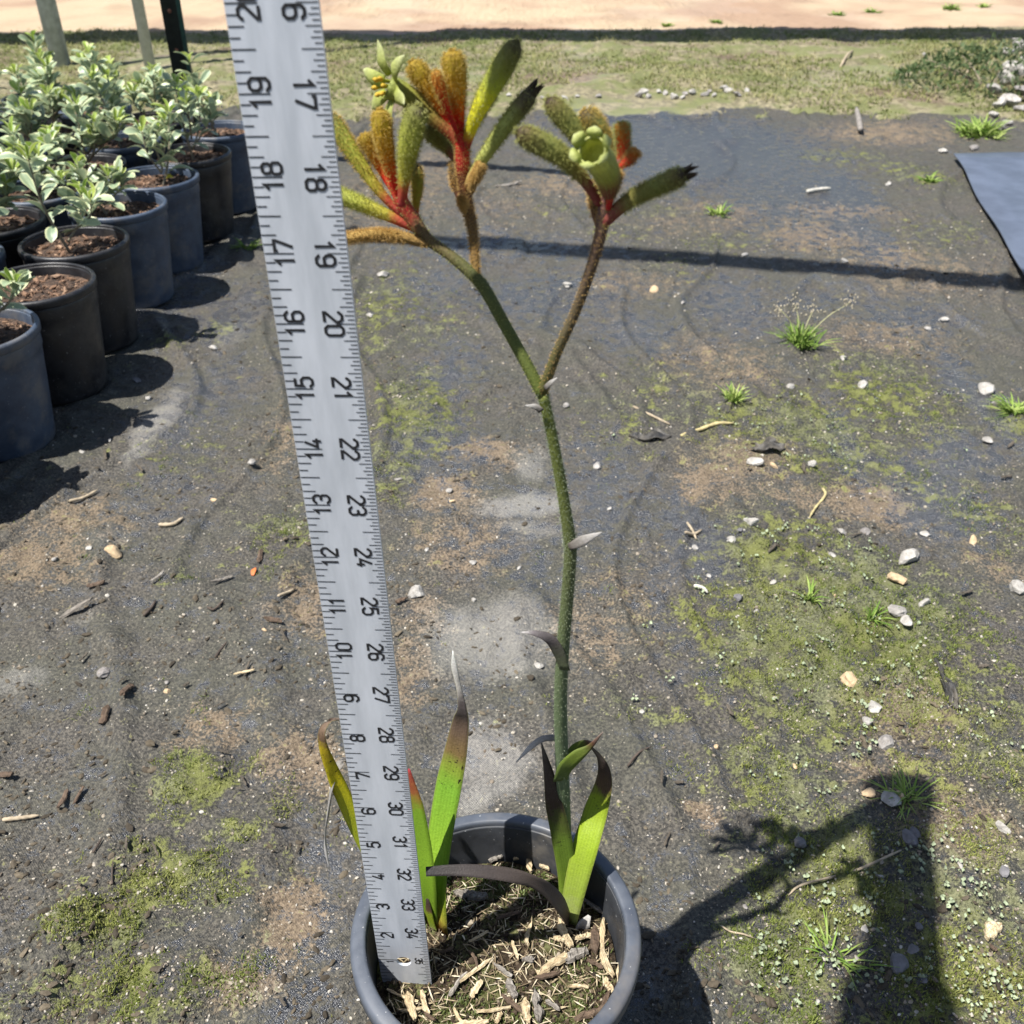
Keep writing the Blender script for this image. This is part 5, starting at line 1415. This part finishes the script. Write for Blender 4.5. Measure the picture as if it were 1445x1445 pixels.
twig([(885, 1085), (900, 1075), (918, 1062)], 4, TWD, 'dark thin twig on the cloth behind the pot')
twig([(965, 765), (978, 760), (990, 752)], 5, TWP, 'straw piece crossed by another on bare cloth')
twig([(968, 748), (976, 756), (982, 766)], 4, TWP, 'upper straw of the crossed pair on bare cloth')
twig([(978, 834), (990, 837), (998, 842)], 6, TWW, 'small white stick on bare cloth between the stem and the moss', cat='stick')
twig([(1138, 273), (1154, 270), (1172, 268)], 6, TWW, 'white flat stick on the far cloth', cat='stick')
twig([(1268, 1210), (1200, 1240), (1130, 1262), (1110, 1272)], 4, TWP, 'long thin twig lying across the plant shadow')
twig([(1015, 1318), (1028, 1328), (1045, 1333), (1062, 1336)], 3, TWP, 'thin pale fibre curving beside the pot shadow')
twig([(395, 858), (408, 848), (418, 842)], 5, TWP, 'slender wood splinter on dirt beside the yardstick')
twig([(5, 1160), (30, 1157), (56, 1153)], 7, TWP, 'straight weathered stick on the dirt beside mossy bark')
twig([(135, 1215), (142, 1205), (148, 1196)], 4, TWD, 'short dark twig touching the moss patch')
twig([(163, 1260), (162, 1245), (164, 1228)], 3, TWD, 'thin upright dark stalk at the moss edge')
twig([(1185, 100), (1192, 92), (1202, 80)], 4, TWP, 'dry straw stalk in the turf')
twig([(1358, 120), (1366, 108), (1374, 92)], 3, TWP, 'pale dry stalk beside the low bush')
twig([(205, 878), (215, 868), (222, 855)], 5, TWD, 'dark bark splinter on the cloth')
twig([(295, 868), (305, 872), (320, 862)], 4, TWD, 'crooked dark bark strip on the dirt')
twig([(305, 935), (312, 926), (322, 915)], 4, TWD, 'dark bark sliver beside small brown bark bits')
twig([(1213, 190), (1211, 175), (1207, 160)], 9, simple('stub_wood', (.20, .18, .16), .85, .25, 80, .4), 'grey broken stake stub at the turf edge', .01, 'stake')
r = np.random.default_rng(3)
def bark(A, B, w, mat, label, name='bark_chip', cat='bark chip', group=None):
    A3, B3 = gz(*A), gz(*B)
    for q in (A3, B3): q[2] = float(ground_z(q[0], q[1])[0])
    W = px(w, A3)
    o = chip_mesh(r, np.linalg.norm(B3 - A3), W, min(.004, W * .35), r.uniform(-.1, .2), mat, name)
    lay(o, A3, B3, r, .004)
    tag(o, label, cat, group)
bark((174, 998), (190, 972), 12, CHIP_BROWN, 'brown bark chip on the bare cloth beside the white pebble')
bark((145, 1028), (156, 1008), 12, CHIP_BROWN, 'brown bent bark chip near moss on the dirt')
bark((366, 800), (370, 784), 8, CHIP_BROWN, 'reddish bark chip beside the orange petal')
bark((333, 962), (362, 960), 5, CHIP_PALE, 'tan wood splinter beside the yardstick on silt')
bark((375, 885), (400, 889), 9, CHIP_BROWN, 'orange-brown bark flake on silt by the yardstick')
bark((85, 1148), (98, 1120), 8, CHIP_BROWN, 'mossy tan bark piece on the dirt')
bark((104, 1140), (122, 1118), 6, CHIP_BROWN, 'narrow mossy bark piece next to another on the dirt')
bark((0, 1098), (22, 1102), 12, CHIP_BROWN, 'dark broken bark lump beside the frame of the dirt patch')
bark((1385, 1335), (1405, 1318), 22, CHIP_PALE, 'flat pinkish flake lying on the mossy soil')
bark((1390, 1345), (1402, 1352), 8, CHIP_BROWN, 'small brown flake under the pinkish flake')
bark((82, 870), (140, 862), 10, CHIP_GREY, 'knobbly grey bark length on the dirt')
bark((125, 835), (150, 830), 10, CHIP_BROWN, 'dark clod of bark on open cloth')
bark((300, 835), (330, 822), 6, CHIP_GREY, 'slim grey wood piece beside green moss dots')
bark((215, 830), (235, 818), 5, CHIP_GREY, 'small grey wood piece touching green moss')
bark((575, 850), (560, 858), 8, CHIP_BROWN, 'rust coloured bark fibres beside the flat white stone')
bark((700, 268), (735, 262), 6, CHIP_GREY, 'grey wood strip on the far cloth behind the flowers')
bark((660, 335), (690, 332), 5, CHIP_GREY, 'far grey splinter by the rail shadow')
for q in range(46):
    X, Y = r.uniform(10, 470), r.uniform(640, 1430)
    if q > 30: X, Y = r.uniform(930, 1430), r.uniform(560, 1430)
    a, L = r.uniform(0, 6.28), r.uniform(8, 20)
    bark((X - math.cos(a) * L / 2, Y - math.sin(a) * L / 2), (X + math.cos(a) * L / 2, Y + math.sin(a) * L / 2), r.uniform(3, 7), CHIP_DULL, ('dull bark fragment scattered on dirt near the row of pots', 'dull bark fragment scattered on the mossy ground beside the plant shadow')[int(q > 30)], group=('bark fragments near the pots', 'bark fragments on the moss')[int(q > 30)])
# scraps of black plastic and a fallen petal
PLAS = simple('black_film', (.022, .022, .023), .55, .5, 60, .5, .003, spec=.4, col2=(.09, .08, .065))
def scrap(X, Y, wx, wy, label, seed):
    r = np.random.default_rng(seed); p = gz(X, Y); z = float(ground_z(p[0], p[1])[0])
    n, m = 12, 7; V, F = [], []
    sx, sy = px(wx, p), px(wy, p) * 1.6
    for i in range(n):
        for j in range(m):
            q, w = i / (n - 1) - .5, j / (m - 1) - .5
            V.append((p[0] + q * sx * (1 + .3 * math.sin(7 * w + seed)), p[1] + w * sy * (1 + .4 * math.sin(5 * q)) + .3 * sy * math.sin(q * 6), z + .004 + .004 * math.sin(9 * q + 5 * w + seed) * (1 - 2 * abs(w)) + .003 * math.cos(11 * w) + r.uniform(0, .002)))
    F = [(i * m + j, (i + 1) * m + j, (i + 1) * m + j + 1, i * m + j + 1) for i in range(n - 1) for j in range(m - 1)]
    o = mesh('plastic_scrap', V, F, PLAS)
    md = o.modifiers.new('thick', 'SOLIDIFY'); md.thickness = .0006
    tag(o, label, 'plastic scrap')
scrap(917, 621, 48, 12, 'crumpled black plastic scrap by the yellow straw', 1)
scrap(1080, 640, 40, 14, 'torn black plastic flap beside a white and a tan stone', 2)
scrap(1335, 985, 12, 40, 'small curl of black plastic in the dirt', 3)
p = gz(359, 812); z = float(ground_z(p[0], p[1])[0])
V, F, u, v = strap([p + (0, -.006, z + .002), p + (0, 0, z + .004), p + (.001, .007, z + .003)], [.003, .006, .001], (0, 0, 1), .0004, .3, n=8)
tag(mesh('fallen_petal', V, F, simple('orange_petal', (.62, .17, .05), .6)), 'orange fallen petal on the cloth beside a bark chip', 'petal')
p = gz(238, 252, .155); 
V, F, u, v = strap([p + (-.008, 0, 0), p + (0, 0, .005), p + (.008, .002, .002)], [.004, .011, .002], (0, -.5, .8), .0004, .3, n=8)
tag(mesh('fallen_leaf', V, F, simple('yellow_leaf', (.55, .45, .04), .6)), 'yellow fallen leaf lying on pot mulch', 'leaf')

# ------------------------------------------------------------------ the photographer, crouched behind the lens, holding the yardstick upright
SKIN = simple('skin', (.55, .36, .26), .6, .12, 80, .1)
SHIRT = simple('grey_shirt', (.16, .18, .22), .9, .15, 120, .3)
TROUSER = simple('blue_trousers', (.05, .065, .11), .9, .2, 120, .3)
SHOE = simple('brown_boot', (.07, .045, .03), .6, .25, 90, .3)
HAIRM = simple('dark_hair', (.03, .02, .014), .6, .3, 200, .5)
def add_skin(name, verts, edges, mat, parent=None, sub=2):
    me = bpy.data.meshes.new(name)
    me.from_pydata([v[:3] for v in verts], edges, [])
    me.materials.append(mat)
    o = bpy.data.objects.new(name, me); COL.objects.link(o)
    bpy.context.view_layer.objects.active = o
    md = o.modifiers.new('skin', 'SKIN'); md.use_smooth_shade = True
    if len(me.skin_vertices) == 0:
        o.select_set(True)
        bpy.ops.mesh.customdata_skin_add()
        o.select_set(False)
    for i, v in enumerate(verts):
        sv = me.skin_vertices[0].data[i]
        sv.radius = (v[3], v[4] if len(v) > 4 else v[3]); sv.use_root = (i == 0)
    ss = o.modifiers.new('subsurf', 'SUBSURF'); ss.levels = sub; ss.render_levels = sub
    if parent is not None: o.parent = parent; o.matrix_parent_inverse = Matrix.Translation(-parent.location)
    return o
def chain(V, E, start, pts):
    i = start
    for p in pts:
        V.append(p); E.append((i, len(V) - 1)); i = len(V) - 1
    return i
person = thing('person', 'person in grey shirt and blue trousers crouching and holding the yardstick upright', 'person', (0, -.55, 0))
V, E = [(0, -.60, .54, .135, .10)], []
c = chain(V, E, 0, [(0, -.50, .70, .125, .09), (0, -.39, .87, .145, .10), (0, -.31, 1.0, .10, .075)])
nk = chain(V, E, c, [(0, -.265, 1.075, .052), (0, -.225, 1.125, .062), (0, -.20, 1.18, .085, .09), (0, -.195, 1.24, .08, .085), (0, -.20, 1.285, .045)])
la = chain(V, E, 2, [(-.165, -.29, .985, .056), (-.192, -.02, .985, .042), (-.148, .12, .980, .036), (-.108, .215, .966, .025), (-.088, .265, .957, .026, .020), (-.082, .302, .952, .026, .016)])
palm = la
for k, (dz, l) in enumerate(((.027, 1.0), (.009, 1.06), (-.009, 1.0), (-.026, .85))):
    chain(V, E, palm, [(-.062, .319, .952 + dz, .0090), (-.054, .339, .952 + dz * 1.02, .0085), (-.062, .3530, .952 + dz * 1.02, .0080), (-.064 - .028 * l, .3540, .952 + dz, .0068)])
chain(V, E, palm - 1, [(-.104, .288, .972, .0105), (-.110, .312, .982, .0095), (-.094, .3270, .988, .0080)])
ra = chain(V, E, 2, [(.165, -.29, .985, .056), (.235, -.23, .74, .043), (.17, -.12, .665, .035), (.095, -.055, .635, .026), (.065, -.035, .628, .028, .022)])
for k, dz in enumerate((.03, .012, -.006, -.024)):
    chain(V, E, ra, [(.046, -.028, .632 + dz, .0088), (.041, -.012, .634 + dz, .0080), (.022, -.004 - .02, .634 + dz - .004, .0068)])
for sx in (-1, 1):
    chain(V, E, 0, [(.10 * sx, -.60, .52, .095), (.20 * sx, -.26, .46, .066), (.19 * sx, -.36, .26, .055), (.18 * sx, -.43, .09, .038), (.185 * sx, -.38, .045, .04), (.19 * sx, -.28, .03, .036)])
body = add_skin('body', V, E, SKIN, person)
V, E = [(0, -.58, .565, .15, .115)], []
c = chain(V, E, 0, [(0, -.50, .70, .14, .105), (0, -.39, .87, .158, .115), (0, -.305, 1.01, .10, .085), (0, -.275, 1.05, .066, .06)])
chain(V, E, 2, [(-.168, -.29, .985, .069), (-.192, -.02, .985, .050), (-.148, .12, .980, .044), (-.119, .19, .970, .038)])
chain(V, E, 2, [(.168, -.29, .985, .069), (.237, -.23, .74, .054), (.17, -.12, .665, .044), (.125, -.08, .645, .038)])
add_skin('shirt', V, E, SHIRT, person)
V, E = [(0, -.61, .53, .148, .118)], []
for sx in (-1, 1):
    chain(V, E, 0, [(.10 * sx, -.60, .52, .108), (.20 * sx, -.255, .46, .080), (.19 * sx, -.36, .26, .068), (.18 * sx, -.425, .11, .056)])
add_skin('trousers', V, E, TROUSER, person)
for sx in (-1, 1):
    V, E = [(.18 * sx, -.445, .055, .048)], []
    chain(V, E, 0, [(.185 * sx, -.38, .045, .05, .045), (.19 * sx, -.30, .036, .05, .036), (.193 * sx, -.235, .028, .042, .028)])
    add_skin('boot', V, E, SHOE, person)
V, E = [(0, -.262, 1.135, .052)], []
chain(V, E, 0, [(0, -.255, 1.20, .082, .08), (0, -.225, 1.262, .088, .085), (0, -.195, 1.295, .066, .07), (0, -.155, 1.29, .03)])
add_skin('hair', V, E, HAIRM, person)
def blob(name, c, rad, mat):
    mesh(name, ICO2[0] * np.array(rad) + np.array(c), ICO2[1], mat, person)
blob('nose', (0, -.102, 1.195), (.014, .018, .02), SKIN)
for sx in (-1, 1):
    blob('eye', (.032 * sx, -.122, 1.215), (.013, .009, .009), simple('eye', (.5, .48, .45), .2, .1))
    blob('ear', (.088 * sx, -.205, 1.20), (.010, .02, .032), SKIN)
blob('mouth', (0, -.113, 1.155), (.026, .010, .007), simple('lips', (.42, .18, .15), .5, .1))
# the phone the picture is taken with, just behind the lens
ph = thing('smartphone', 'black smartphone held level in front of the crouching person', 'smartphone', (0, 0, CAM_H))
vd = np.array([0, cP, -sP]); vu = np.array([0, sP, cP]); vr = np.array([1.0, 0, 0])
def slab(name, cu, cr, su, sr, d0, d1, mat):
    V = [np.array([0, 0, CAM_H]) + vu * (cu + a * su / 2) + vr * (cr + b * sr / 2) - vd * d for d in (d0, d1) for a, b in ((-1, -1), (-1, 1), (1, 1), (1, -1))]
    mesh(name, V, [(0, 1, 2, 3), (7, 6, 5, 4), (0, 4, 5, 1), (1, 5, 6, 2), (2, 6, 7, 3), (3, 7, 4, 0)], mat, ph, smooth=False)
slab('case', -.055, .022, .148, .072, .004, .012, simple('phone_case', (.02, .02, .022), .4, .2))
slab('screen', -.055, .022, .140, .066, .0122, .0128, simple('phone_screen', (.01, .01, .012), .1, .1))
